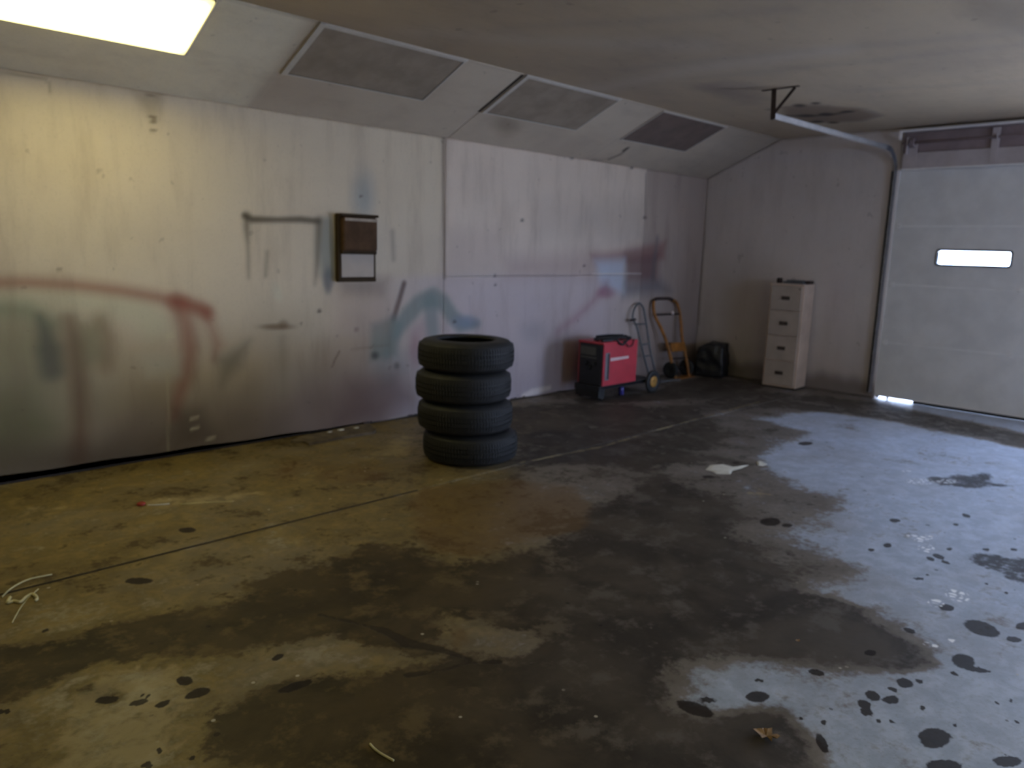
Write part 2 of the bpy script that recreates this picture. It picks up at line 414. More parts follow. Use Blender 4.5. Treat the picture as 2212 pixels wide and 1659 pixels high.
# ================================================================== FLOOR
JOINT = 3.955
def floor_marks(P):
    A = Canvas(P, f2, (0, 0, 0)); B = Canvas(P, f2, (0, 0, 0))
    # dark field starts as dark everywhere left of the dry, pale area at the open door
    dark = np.full(len(P), .40)
    def region(px, val, soft):
        pts = [f2(*q) for q in px]; s = sstep(soft, -soft, poly_sd(P, pts))
        return s, val
    for px, val, soft in (
        # dry pale concrete by the doors
        ([(1640, 905), (1760, 935), (1640, 985), (1700, 1045), (1800, 1075), (1840, 1110), (1700, 1150), (1760, 1190), (1840, 1225), (1760, 1270),
          (1810, 1290), (1900, 1310), (1960, 1360), (2030, 1400), (2020, 1440), (1930, 1455), (1840, 1445), (1700, 1435), (1590, 1425), (1510, 1450), (1530, 1530),
          (1640, 1530), (1710, 1550), (1770, 1610), (1790, 1720), (2600, 1750), (2600, 900), (2212, 880), (1900, 870)], .02, .16),
        # dark band left foreground
        ([(-200, 1400), (60, 1385), (200, 1352), (360, 1328), (480, 1318), (560, 1262), (700, 1215), (800, 1180), (900, 1190), (960, 1225), (1100, 1215),
          (1230, 1150), (1300, 1080), (1430, 1030), (1560, 1080), (1600, 1170), (1740, 1290), (1850, 1330), (1960, 1400), (1900, 1430), (1640, 1410), (1500, 1400), (1420, 1480), (1430, 1590),
          (1480, 1700), (900, 1720), (640, 1640), (470, 1600), (450, 1550), (560, 1490), (700, 1440), (770, 1400), (700, 1370), (520, 1400), (380, 1430),
          (300, 1415), (200, 1440), (80, 1500), (-200, 1560)], .86, .14),
        ([(1440, 1640), (1520, 1580), (1600, 1545), (1690, 1545), (1740, 1600), (1765, 1720), (1400, 1760)], .92, .08),
        ([(1500, 848), (1650, 846), (1890, 868), (2212, 936), (2600, 990), (2600, 1020), (2212, 968), (2050, 935), (1900, 905), (1700, 880), (1500, 890)], .62, .12),  # unlit strip along the door foot, painted into the floor colour
        ([(1240, 862), (1400, 850), (1520, 815), (1660, 830), (1600, 850), (1400, 866), (1250, 872)], .95, .08),  # corner shade under cart and bag painted into the floor
        ([(1080, 880), (1250, 870), (1500, 880), (1560, 930), (1500, 1000), (1400, 1020), (1250, 1000), (1130, 1010)], .74, .2),
        # pale areas
        ([(-100, 1400), (120, 1300), (300, 1255), (430, 1228), (620, 1165), (690, 1160), (650, 1225), (560, 1250), (485, 1300), (360, 1322), (200, 1350), (0, 1390)], .34, .10),
        ([(60, 1510), (210, 1445), (345, 1425), (500, 1410), (700, 1385), (760, 1400), (700, 1438), (560, 1480), (450, 1545), (430, 1590), (440, 1760), (-200, 1760), (-200, 1600)], .30, .10),
        ([(150, 1490), (200, 1470), (270, 1490), (250, 1515), (180, 1515)], .8, .05),
        ([(700, 1390), (840, 1400), (960, 1420), (900, 1450), (760, 1470), (700, 1450)], .3, .1),
        ([(940, 1310), (1080, 1350), (1180, 1380), (1160, 1430), (1040, 1430), (960, 1390)], .38, .12),
        ([(1880, 1360), (1990, 1400), (2015, 1435), (1950, 1450), (1870, 1430)], .8, .05),
        ([(1700, 1280), (1790, 1290), (1880, 1320), (1800, 1340), (1700, 1330)], .8, .06),
    ):
        s, val = region(px, val, soft); dark = dark*(1-s)+val*s
    # broad wear along the wall is lighter
    A.C[:, 0] = dark
    def put(C, ch, fn, *a, **k):
        T = Canvas(P, f2, (0, 0, 0)); getattr(T, fn)(*a, (1, 1, 1), **k); C.C[:, ch] = np.maximum(C.C[:, ch], T.C[:, 0])
    # rust coloured patches
    put(A, 1, 'poly', [(900, 1050), (1080, 1035), (1250, 1050), (1290, 1090), (1260, 1150), (1120, 1180), (1010, 1205), (930, 1195), (880, 1120)], soft=.25)
    put(A, 1, 'poly', [(560, 985), (800, 975), (900, 1010), (800, 1060), (600, 1060), (500, 1020)], a=.55, soft=.3)
    put(A, 1, 'poly', [(960, 1330), (1040, 1350), (1020, 1420), (940, 1410)], a=.7, soft=.12)
    # pale worn streaks
    for px in ([(840, 940), (910, 925), (905, 985), (760, 1000)], [(0, 1110), (100, 1085), (180, 1090), (60, 1130)], [(250, 1085), (380, 1065), (520, 1060), (600, 1050), (560, 1085), (380, 1100)],
               [(580, 1170), (680, 1150), (650, 1190), (570, 1215)]):
        put(A, 2, 'poly', px, a=.62, soft=.2)
    put(A, 2, 'stroke', [(1120, 1000), (1300, 965), (1450, 920), (1640, 868)], .05, a=.75, soft=.06)
    put(A, 2, 'stroke', [(880, 1072), (1000, 1035), (1150, 1000)], .03, a=.7, soft=.05)
    put(A, 2, 'stroke', [(300, 1440), (270, 1500), (240, 1570), (215, 1640)], .04, a=.7, soft=.05)
    put(A, 2, 'poly', [(90, 1520), (230, 1440), (400, 1420), (470, 1500), (420, 1560), (420, 1640), (300, 1700), (80, 1700)], a=.58, soft=.15)
    put(A, 2, 'poly', [(1590, 1060), (1640, 1050), (1700, 1075), (1640, 1085)], a=.5, soft=.1)
    # dark spots and drips
    for e in ((2018, 1594, 36, 22), (2120, 1357, 42, 15, .3), (2190, 1381, 17, 6, .15), (2080, 1428, 26, 15, .2), (2112, 1447, 32, 5, .12), (1955, 1475, 18, 10, .2), (1985, 1471, 8, 5),
              (1925, 1512, 17, 9), (1885, 1503, 17, 10, .3), (1866, 1520, 15, 9, .3), (1872, 1538, 14, 8), (1928, 1489, 12, 4, .3), (2044, 1312, 17, 7, .15), (1895, 1557, 10, 4), (1930, 1560, 8, 4),
              (1990, 1528, 7, 5), (2057, 1567, 10, 4, -.3), (1985, 1250, 11, 3), (2027, 1202, 13, 5, .3), (2010, 1207, 9, 4, .3), (2043, 1215, 10, 3, .3), (1917, 1178, 9, 5), (1882, 1188, 7, 3),
              (2087, 1114, 9, 4, .3), (1933, 1124, 12, 4, .1), (2065, 1133, 6, 3), (2051, 1186, 7, 3), (2130, 1187, 8, 3), (2190, 1187, 7, 3), (1636, 1505, 26, 12), (1775, 1605, 10, 22, -.5),
              (2040, 1655, 40, 14), (2175, 1645, 32, 12), (2186, 1514, 5, 3), (2005, 1242, 6, 2), (2130, 1261, 4, 2), (2173, 1281, 4, 2), (2150, 1518, 8, 3), (2195, 1560, 6, 3),
              (2212, 1352, 18, 8), (1664, 1127, 22, 9), (1700, 1135, 12, 4), (1965, 1362, 14, 5, .3), (1740, 958, 16, 4), (1590, 1000, 8, 2), (2060, 1455, 10, 4, .4), (1880, 1410, 14, 6),
              (1762, 1452, 20, 6, .2), (1640, 1470, 10, 4), (1725, 1552, 8, 3), (1780, 1560, 8, 3), (1500, 1530, 40, 14, .3), (1530, 1512, 20, 6, .1),
              (232, 1512, 27, 9, -.1), (300, 1517, 24, 6, -.25), (352, 1520, 18, 6, -.35), (317, 1502, 14, 3), (428, 1497, 28, 10, -.3), (10, 1537, 14, 5), (98, 1362, 6, 5),
              (345, 1621, 9, 4), (413, 1638, 9, 5), (320, 1653, 14, 8), (600, 1420, 14, 6, -.4), (400, 1470, 18, 10), (640, 1482, 40, 8, -.3), (300, 1255, 30, 7), (405, 1145, 18, 6), (1530, 1030, 14, 3)):
        x, y, rx, ry = e[:4]; an = e[4] if len(e) > 4 else 0
        put(B, 0, 'blob', x, y, rx, ry, soft=.6, ang=an)
    # wet brownish puddle marks
    for px in ([(1992, 1034), (2010, 1026), (2035, 1030), (2062, 1022), (2090, 1026), (2112, 1018), (2140, 1020), (2150, 1032), (2146, 1042), (2175, 1046), (2205, 1050), (2180, 1055), (2148, 1052), (2125, 1058), (2090, 1057), (2060, 1052), (2030, 1050), (2008, 1043)],
               [(2076, 1205), (2095, 1192), (2140, 1193), (2180, 1203), (2300, 1208), (2300, 1280), (2212, 1264), (2170, 1252), (2130, 1228), (2090, 1216)]):
        put(B, 0, 'poly', px, a=.60, soft=.07)
    # cracks
    put(B, 1, 'stroke', [(690, 1328), (760, 1345), (830, 1362), (880, 1390), (940, 1400), (985, 1415), (1015, 1425)], .055, a=.9, soft=.03, taper=[.5, .5, 1.3, .8, .4])
    put(B, 1, 'stroke', [(1080, 1430), (1010, 1432), (960, 1448), (880, 1458)], .035, a=.8, soft=.03)
    put(B, 1, 'stroke', [(1380, 915), (1460, 902), (1600, 872), (1650, 862)], .03, a=.6, soft=.03)
    put(B, 1, 'stroke', [(1995, 1075), (2060, 1100), (2120, 1165)], .02, a=.4, soft=.03)
    T = Canvas(P, f2, (0, 0, 0)); T.stroke([(.45, JOINT), (3.0, JOINT)], .022, (1, 1, 1), .95, .012, raw=True); B.C[:, 1] = np.maximum(B.C[:, 1], T.C[:, 0]*1.3)
    # white tread prints of a boot
    for e in ((1996, 1163, 22, 7, -.2), (2000, 1184, 20, 10, .2), (2068, 1286, 28, 13, .25), (2022, 1303, 19, 9, .1), (2045, 1040, 30, 6), (2100, 1128, 14, 4), (1970, 1158, 14, 4), (2010, 1392, 18, 6, .2), (2055, 1384, 8, 6), (1990, 1040, 40, 8), (1960, 1018, 14, 4)):
        x, y, rx, ry = e[:4]; an = e[4] if len(e) > 4 else 0
        put(B, 2, 'blob', x, y, rx, ry, a=.9 if y > 1135 else .55, soft=.35, ang=an)
    return A.C, B.C
floor_ = empty('floor'); struct(floor_)
FX = np.concatenate([np.arange(-3.5, -.1, .4), np.arange(-.1, D+.15, .0165)])
for nm, y0, y1 in (('slab', JOINT+.007, W+.1), ('slab', RY, JOINT-.007)):
    fine0 = max(y0, .15)
    FY = np.arange(fine0, y1, .0165); FY = np.append(FY, y1)
    if y0 < fine0: FY = np.concatenate([np.arange(y0, fine0-.1, .35), FY])
    gx, gy = np.meshgrid(FX, FY, indexing='ij'); P = np.stack([gx.ravel(), gy.ravel()], 1)
    a_, b_ = floor_marks(P)
    o = grid_obj(nm, FX, FY, lambda u, v: np.stack([u, v, 0*u], 1), M['floor'], floor_, thick=(0, 0, -.1), attrs={'marks': a_, 'marks2': b_})
boxobj('sub_base', (RX, RY, -.14), (D+.15, W+.12, -.101), M['gap'], floor_)
ap = boxobj('ground_outside', (D+.15, -30, -.16), (45, 32, -.03), M['apron']); struct(ap)

# ================================================================== LONG LEFT WALL (plywood sheets over a dark backing)
OFFW = (.665, .57, .445)
RED = (.26, .06, .035); TEAL = (.17, .22, .20); MAR = (.13, .055, .065); BLUE = (.22, .27, .33); DIRT = (.09, .062, .045); GREEN = (.13, .15, .07)
def wall_paint(P, upper):
    C = Canvas(P, w2, OFFW)
    X, Z = P[:, 0], P[:, 1]
    C.C[X > 4.683] = (.72, .605, .51)
    def lay(mask, col, a): C.C[:] = C.C*(1-(mask*a)[:, None]) + np.array(col)*(mask*a)[:, None]
    nz = sum(np.sin(X*f+ph)*np.cos(Z*f*.7+ph*2)*am for f, ph, am in ((1.7, .3, .5), (3.9, 1.1, .3), (8.3, 2.2, .15), (15.1, .7, .1)))
    # grime in the lower part of the wall, thick near the floor and patchy above
    lay(sstep(1.45, .35, Z+nz*.30), (.26, .20, .125), .5)
    lay(sstep(.75, .05, Z+nz*.28), DIRT, .72)
    lay(sstep(2.0, 1.1, Z+nz*.2)*sstep(3.8, 5.2, X), (.42, .36, .40), .35)
    lay(sstep(1.42, 1.30, Z)*sstep(3.3, 4.6, X)*sstep(7.9, 7.0, X), (.52, .46, .53), .45)
    lay(sstep(2.2, 3.6, X)*sstep(5.2, 3.8, X)*sstep(1.2, .5, Z+nz*.2), (.24, .15, .14), .35)
    S, Bl, Po = C.stroke, C.blob, C.poly
    lay(sstep(7.885, 7.895, X), (.30, .235, .215), .62)      # the last sheet by the corner is greyer, with corner shade painted in
    S, Bl, Po = C.stroke, C.blob, C.poly
    # --- pale paint under the arc, green and teal haze on the left
    S([(-80, 640), (80, 636), (200, 648), (300, 668), (330, 700)], .22, (.56, .54, .40), .7, .1)
    Po([(-60, 665), (60, 660), (130, 690), (140, 800), (90, 930), (-60, 960)], GREEN, .45, .18)
    S([(-40, 665), (60, 672), (110, 700)], .10, (.14, .20, .13), .55, .08)
    Po([(-60, 700), (230, 700), (240, 860), (150, 960), (-60, 990)], (.15, .15, .07), .35, .2); Po([(230, 720), (340, 740), (350, 860), (240, 900)], (.30, .24, .13), .3, .15)
    Po([(560, 640), (700, 660), (700, 820), (560, 850)], (.38, .33, .24), .3, .2)
    Po([(-60, 860), (60, 840), (120, 920), (60, 1000), (-60, 1020)], (.07, .08, .03), .5, .2)
    S([(86, 685), (96, 715), (106, 755), (112, 800)], .14, (.07, .08, .075), .75, .06, taper=[.2, .6, 1.1, 1.0])
    S([(150, 690), (163, 745), (170, 830), (174, 920), (170, 990)], .13, (.12, .055, .03), .65, .07, taper=[.6, 1, .9, .7, .9])
    S([(215, 690), (232, 730), (228, 790)], .10, (.20, .10, .05), .4, .07)
    Po([(170, 700), (220, 690), (230, 780), (180, 790)], (.16, .16, .08), .45, .08)
    # --- red sprayed arc and its two legs
    S([(-60, 612), (60, 610), (160, 616), (260, 628), (340, 642), (400, 654), (445, 672)], .085, RED, .62, .055)
    S([(380, 655), (430, 665), (448, 680)], .10, (.28, .06, .03), .5, .06)
    S([(385, 655), (402, 700), (410, 750), (402, 810), (385, 860), (378, 900)], .13, RED, .60, .07, taper=[1.1, 1, 1, .8, .6, .3])
    S([(445, 675), (458, 710), (470, 745), (462, 775)], .09, RED, .45, .07, taper=[.9, .8, .9, .3])
    Po([(470, 775), (540, 735), (520, 790), (480, 830)], (.14, .13, .10), .6, .08)
    Po([(310, 770), (390, 770), (390, 810), (320, 810)], (.50, .49, .40), .5, .09)
    S([(362, 800), (364, 870), (363, 985)], .012, (.50, .44, .30), .6, .012)
    Po([(372, 880), (440, 880), (470, 950), (372, 975)], (.06, .04, .025), .55, .10)
    Po([(-60, 950), (200, 960), (360, 940), (360, 1000), (-60, 1060)], (.05, .035, .02), .55, .14)
    for x, y in ((420, 903), (421, 925), (365, 722), (368, 728), (455, 947)): S([(x-7, y+2), (x+7, y-2)], .02, (.60, .54, .38), .8, .012)
    # --- grime outline where something hung
    G = (.085, .068, .045)
    S([(528, 466), (545, 474), (600, 475), (650, 474), (688, 478)], .055, G, .9, .022, taper=[.8, 1, .8, 1, .9])
    S([(533, 466), (533, 495), (536, 530), (538, 600)], .06, G, .75, .035, taper=[1, .8, .35, .0])
    S([(690, 478), (688, 520), (685, 570), (680, 615)], .075, G, .80, .04, taper=[1, .9, .55, .0])
    S([(577, 545), (576, 570), (574, 596)], .03, (.20, .17, .12), .6, .025)
    Bl(598, 632, 10, 20, (.62, .58, .46), .7, .6, -.3); Bl(598, 706, 34, 6, (.16, .10, .055), .8, .7)
    Bl(612, 700, 10, 9, (.14, .08, .04), .5, .7); S([(610, 730), (612, 800), (612, 860)], .05, (.20, .17, .12), .35, .06)
    S([(707, 480), (708, 540), (709, 590), (709, 628)], .19, (.18, .215, .215), .72, .05, taper=[.5, .85, .8, .12])
    Bl(709, 605, 10, 26, (.12, .155, .18), .75, .5); Bl(785, 425, 22, 50, (.32, .37, .39), .7, .9)
    Po([(728, 600), (840, 600), (830, 640), (740, 640)], (.20, .15, .10), .45, .08)
    S([(848, 500), (850, 560)], .04, (.20, .16, .13), .5, .03)
    # --- brown slash, teal arch, pink and maroon haze
    S([(873, 612), (862, 650), (850, 690)], .055, (.11, .065, .06), .85, .02)
    S([(850, 690), (842, 730), (836, 770)], .09, (.13, .15, .17), .6, .05)
    Po([(803, 700), (850, 685), (868, 700), (858, 770), (800, 780)], (.17, .22, .20), .75, .05)
    Po([(805, 770), (870, 760), (880, 800), (830, 840), (805, 800)], (.22, .25, .23), .4, .1)
    S([(855, 720), (880, 682), (905, 655), (935, 642), (958, 655), (975, 680), (995, 702), (1030, 700)], .17, (.19, .245, .24), .82, .05, taper=[.7, 1, 1, 1.1, 1, .9, .9, .5])
    S([(930, 650), (932, 690), (934, 722)], .16, (.19, .24, .24), .7, .05); Bl(1005, 695, 25, 14, (.22, .27, .36), .7, .6)
    Po([(885, 715), (915, 690), (925, 730), (890, 760)], (.42, .29, .31), .5, .07); Bl(897, 760, 12, 30, (.30, .15, .17), .5, .7)
    Bl(810, 768, 8, 8, (.05, .05, .045), .85, .7); Bl(857, 790, 6, 7, (.07, .06, .06), .7, .7); Bl(770, 712, 5, 5, (.15, .1, .1), .6, .6)
    Po([(700, 600), (840, 610), (840, 720), (730, 720)], (.36, .25, .22), .35, .14)
    Po([(750, 820), (860, 800), (890, 860), (820, 910), (720, 920)], (.13, .075, .065), .65, .14)
    S([(733, 760), (722, 780), (718, 792)], .012, (.10, .06, .05), .8, .01)
    S([(760, 755), (840, 745)], .012, (.16, .11, .09), .4, .02)
    # --- pale seam strips, right-hand paint
    Po([(960, 500), (1080, 495), (1080, 600), (960, 600)], (.40, .32, .31), .25, .14)
    Po([(1090, 560), (1290, 540), (1290, 600), (1100, 600)], (.36, .26, .26), .45, .14)
    Po([(1150, 430), (1390, 440), (1390, 520), (1150, 520)], (.42, .37, .34), .35, .2)
    Po([(1275, 548), (1345, 540), (1440, 520), (1435, 560), (1285, 575)], (.26, .10, .10), .6, .07)
    Po([(1350, 550), (1425, 545), (1420, 615), (1350, 612)], MAR, .75, .12)
    Po([(1345, 610), (1425, 605), (1450, 630), (1345, 642)], (.15, .15, .18), .7, .11)
    Po([(1285, 562), (1350, 560), (1348, 632), (1300, 625)], (.50, .56, .68), .8, .09)
    S([(1308, 618), (1296, 634), (1272, 660), (1240, 690), (1205, 715)], .10, (.30, .12, .15), .5, .10, taper=[1.2, 1, .7, .8, .5])
    Bl(1310, 632, 18, 12, (.30, .08, .13), .55, .7)
    S([(1420, 515), (1414, 560), (1410, 600)], .07, (.13, .13, .15), .6, .05)
    Bl(1152, 715, 26, 22, (.30, .29, .32), .45, .8); Bl(1140, 668, 20, 30, (.55, .48, .52), .35, .9)
    S([(960, 598), (1068, 597)], .014, (.72, .66, .62), .8, .008); S([(1280, 592), (1385, 592)], .014, (.75, .66, .62), .85, .008)
    S([(1015, 640), (1016, 700)], .012, (.30, .26, .30), .5, .012)
    for x, y, r in ((1128, 476, 4), (1262, 574, 3), (1069, 595, 3), (1070, 615, 3), (1365, 362, 4), (1236, 340, 5), (1393, 470, 4), (982, 695, 4), (780, 425, 3), (214, 370, 4), (650, 700, 3), (690, 672, 5)):
        Bl(x, y, r, r*.8, (.07, .05, .045), .8, .6)
    # --- water damage under the ceiling and other high marks
    Po([(285, 200), (350, 205), (345, 240), (330, 265), (310, 235)], (.36, .30, .20), .5, .05)
    for x, y, rx, ry in ((335, 204, 18, 3), (330, 252, 10, 3), (332, 262, 8, 5), (331, 282, 8, 4), (212, 370, 6, 1.5), (128, 583, 5, 4)): Bl(x, y, rx, ry, (.14, .10, .06), .7, .6)
    S([(-20, 157), (40, 162), (98, 172), (106, 180), (108, 200)], .014, (.25, .21, .13), .6, .012)
    S([(1395, 375), (1394, 470)], .02, (.25, .21, .20), .55, .02)
    S([(958, 292), (958, 400), (960, 600)], .035, (.20, .15, .12), .75, .02)
    # crumbling bottom edge left of the welder
    Po([(1128, 852), (1150, 840), (1190, 833), (1190, 841), (1150, 855), (1125, 862)], (.66, .60, .58), .9, .02)
    Po([(840, 905), (900, 893), (905, 900), (850, 912)], (.42, .34, .28), .6, .03)
    return C.C
wl = boxobj('wall_left', (RX, W+.016, -.02), (D+.15, W+.12, H1+.6), M['backing']); struct(wl)
def sheet(x0, x1, z0, z1, g=-.0015):
    us = np.arange(x0+g, x1-g, .018) if x1 > .7 else np.arange(x0+g, x1-g, .3)
    us = np.append(us[us < x1-.005], x1-g)
    vs = np.append(np.arange(z0, z1-.01, .018), z1+(.002 if z1 < 2 else 0)); full = z0 < .1 and z1 > 2
    gx, gz = np.meshgrid(us, vs, indexing='ij'); P = np.stack([gx.ravel(), gz.ravel()], 1)
    def to3(u, v):
        zb = np.where((v-z0 < .001) & (z0 < .1), np.interp(u, [0, 2.2, 4, 6, 9.3], [.075, .050, .018, .016, .01])+.004*np.sin(u*9), v)
        return np.stack([u, np.full_like(u, W), zb], 1)
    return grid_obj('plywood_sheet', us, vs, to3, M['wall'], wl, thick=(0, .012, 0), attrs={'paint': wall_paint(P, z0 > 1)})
sheet(RX, -.0, 0, H1); sheet(-.0, 4.680, 0, H1)
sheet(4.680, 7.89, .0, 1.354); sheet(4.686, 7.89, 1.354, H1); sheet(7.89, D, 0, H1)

# ================================================================== SLOPED STRIP + FLAT CEILING
SLM = Matrix(((1, 0, 0, 0), (0, (W-W2)/SL, -(H1-H2)/SL, W2), (0, (H1-H2)/SL, (W-W2)/SL, H2), (0, 0, 0, 1)))
cl = empty('ceiling'); struct(cl)
def slope3(u, v, h=0): return np.stack([u, W2+v*(W-W2)/SL, H2+v*(H1-H2)/SL], 1)
CE = (.50, .41, .30)
def slope_paint(P):
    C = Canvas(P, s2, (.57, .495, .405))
    C.poly([(-3.6, -.1), (2.72, -.1), (2.72, 1.2), (-3.6, 1.2)], (.86, .80, .66), 1.0, .1, raw=True)  # glow around the lit panel painted in as a paler tone
    C.blob(1095, 268, 26, 20, (.22, .18, .14), .6, .8); C.stroke([(1356, 320), (1345, 330), (1330, 338), (1315, 345)], .03, (.06, .045, .04), .85, .02)
    C.stroke([(1355, 320), (1348, 325)], .05, (.04, .03, .03), .9, .02); C.stroke([(1340, 335), (1300, 346), (1280, 345)], .03, (.2, .15, .13), .6, .04)
    C.stroke([(560, 12), (690, 46)], .02, (.2, .17, .12), .7, .02)
    for x in (2.75, 6.72, 8.6): C.stroke([(x, .05), (x, 1.1)], .012, (.38, .34, .30), .5, .012, raw=True)
    C.stroke([(0, .01), (9.3, .01)], .02, (.3, .26, .2), .5, .02, raw=True)
    return C.C
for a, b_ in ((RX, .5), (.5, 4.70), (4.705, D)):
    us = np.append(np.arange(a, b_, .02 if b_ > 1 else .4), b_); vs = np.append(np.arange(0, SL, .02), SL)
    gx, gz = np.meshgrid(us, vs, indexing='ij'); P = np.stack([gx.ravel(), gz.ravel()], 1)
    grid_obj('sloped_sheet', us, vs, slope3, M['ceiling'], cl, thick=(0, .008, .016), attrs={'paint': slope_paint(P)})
def ceil_paint(P):
    C = Canvas(P, c2, CE)
    X, Y = P[:, 0], P[:, 1]
    nz = np.sin(X*1.1+Y*.6)*.5+np.sin(X*2.7-Y*1.9+1)*.3+np.sin(Y*5.1+X*.7)*.2
    k = sstep(-.2, .9, nz)*.28
    C.C[:] = C.C*(1-k[:, None])+np.array((.33, .28, .235))*k[:, None]
    C.poly([(1690, 232), (1760, 226), (1860, 234), (1905, 250), (1860, 262), (1740, 266), (1690, 252)], (.17, .12, .09), .75, .09)
    C.stroke([(1700, 250), (1760, 250), (1800, 247), (1835, 241)], .09, (.05, .035, .028), .85, .05)
    for e in ((1727, 228, 14, 3.5), (1762, 223, 10, 2.5), (1785, 247, 16, 3.5), (1765, 263, 14, 2.5), (1800, 265, 12, 2), (1740, 250, 20, 3), (1830, 241, 14, 2)):
        C.blob(*e, (.03, .022, .02), .92, .5)
    C.stroke([(1655, 237), (1690, 232), (1720, 229)], .03, (.10, .07, .06), .7, .03)
    C.stroke([(1860, 262), (1900, 250), (1880, 240)], .06, (.28, .22, .19), .5, .05)
    C.poly([(1560, 172), (1640, 180), (1660, 215), (1600, 212), (1500, 190)], (.30, .25, .22), .45, .12)
    C.poly([(1480, 180), (1560, 178), (1660, 225), (1600, 228)], (.28, .23, .21), .4, .12)
    for a in ([(1500, 170), (1900, 130), (2212, 95)], [(1850, 195), (2050, 185), (2260, 170)], [(1350, 150), (1700, 115), (2212, 70)], [(1100, 60), (1400, 45), (1700, 20)]):  # shadow streaks of the doorway light painted on the ceiling
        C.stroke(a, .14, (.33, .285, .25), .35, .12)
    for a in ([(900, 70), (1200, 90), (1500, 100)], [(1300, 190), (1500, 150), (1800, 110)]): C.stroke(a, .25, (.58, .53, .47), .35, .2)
    C.poly([(2060, -40), (2300, -40), (2300, 80), (2130, 60), (2080, 30)], (.26, .215, .18), .5, .12)
    C.stroke([(1790, 293), (1900, 284), (1945, 281)], .03, (.2, .16, .15), .6, .03)
    return C.C
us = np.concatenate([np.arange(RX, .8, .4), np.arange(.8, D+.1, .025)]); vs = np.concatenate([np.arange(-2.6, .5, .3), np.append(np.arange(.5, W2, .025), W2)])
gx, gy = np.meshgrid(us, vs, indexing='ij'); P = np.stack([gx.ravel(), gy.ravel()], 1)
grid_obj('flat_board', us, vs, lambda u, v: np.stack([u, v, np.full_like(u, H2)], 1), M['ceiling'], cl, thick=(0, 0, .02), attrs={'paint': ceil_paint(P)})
def const_paint(n, c=(.52, .48, .44)): return np.tile(np.array(c), (n, 1))
us = np.linspace(RX, D+.1, 8); vs = np.linspace(0, 1.1, 4)
grid_obj('sloped_sheet', us, vs, lambda u, v: np.stack([u, -2.6-v*.917, H2-v*.40], 1), M['ceiling'], cl, thick=(0, 0, .016), attrs={'paint': const_paint(32)})
boxobj('roof_deck', (RX-.1, RY-.1, H2+.05), (D+.15, W+.12, H2+.16), M['backing'], cl)

# ================================================================== BACK WALL with the closed and the open doorway
BW = (.70, .63, .60)
DY0, DY1, DZ = .62, 3.288, 2.63      # closed door opening
wb = empty('wall_back'); struct(wb)
def back_paint(P):
    C = Canvas(P, b2, BW)
    Y, Z = P[:, 0], P[:, 1]
    nz = np.sin(Y*6+1)*.5+np.sin(Y*14)*.3+np.sin(Y*31+2)*.2
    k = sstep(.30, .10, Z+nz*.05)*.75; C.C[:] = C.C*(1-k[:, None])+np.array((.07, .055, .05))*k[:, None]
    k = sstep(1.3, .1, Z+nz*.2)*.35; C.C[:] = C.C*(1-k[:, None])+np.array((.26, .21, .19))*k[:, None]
    C.blob(1810, 640, 30, 60, (.55, .47, .50), .3, .9); C.blob(1600, 640, 60, 90, (.38, .33, .30), .4, .9)
    C.poly([(1500, 750), (1560, 740), (1600, 800), (1500, 820)], (.14, .12, .10), .6, .12)
    C.stroke([(1524, 400), (1520, 520), (1508, 700)], .03, (.16, .12, .10), .5, .03)
    return C.C
def back_sheet(y0, y1, z0, z1, topfn=None, step=.03):
    us = np.append(np.arange(y0, y1, step), y1); vs = np.linspace(0, 1, max(2, int((z1-z0)/step)))
    gu, gv = np.meshgrid(us, vs, indexing='ij'); gu = gu.ravel(); gv = gv.ravel()
    top = lambda u: (np.minimum(H2, H2-(u-W2)*(H2-H1)/(W-W2)) if topfn else np.full_like(u, z1))
    zz = z0+gv*(top(gu)-z0)
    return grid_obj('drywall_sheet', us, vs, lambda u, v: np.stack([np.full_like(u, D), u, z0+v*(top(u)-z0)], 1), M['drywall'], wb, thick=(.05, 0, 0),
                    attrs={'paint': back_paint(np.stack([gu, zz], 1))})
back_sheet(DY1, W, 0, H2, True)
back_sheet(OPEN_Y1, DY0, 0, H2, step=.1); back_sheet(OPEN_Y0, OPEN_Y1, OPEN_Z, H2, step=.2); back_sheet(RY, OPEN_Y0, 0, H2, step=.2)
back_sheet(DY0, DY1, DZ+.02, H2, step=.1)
for a, b_, z0 in ((DY1+.02, W+.1, -.1), (OPEN_Y1, DY0-.02, -.1), (RY, OPEN_Y0, -.1), (OPEN_Y0, OPEN_Y1, OPEN_Z), (DY0-.02, DY1+.02, DZ+.03)):
    boxobj('wall_core', (D+.051, a, z0), (D+.15, b_, H2+.05), M['backing'], wb)
# ---- header over the closed door
hd = empty('trim_1', (0, 0, 0)); struct(hd)
boxobj('header_recess', (D-.02, DY0-.1, 2.80), (D-.001, DY1-.02, 3.035), M['head'], hd)
boxobj('header_board', (D-.045, DY0-.1, 2.645), (D-.001, DY1-.03, 2.815), M['head2'], hd, .004)
boxobj('lower_lip', (D-.055, DY0-.1, 2.63), (D-.001, DY1-.03, 2.647), M['doorline'], hd, .002)
boxobj('white_strip', (D-.12, DY0-.2, 3.035), (D-.085, DY1+.012, 3.06), M['trim'], hd, .004)
boxobj('strip_end', (D-.12, DY1-.014, 2.955), (D-.085, DY1+.012, 3.035), M['trim'], hd, .004)
boxobj('strip_flange', (D-.085, DY0-.2, 3.05), (D-.001, DY1+.012, 3.06), M['head2'], hd)
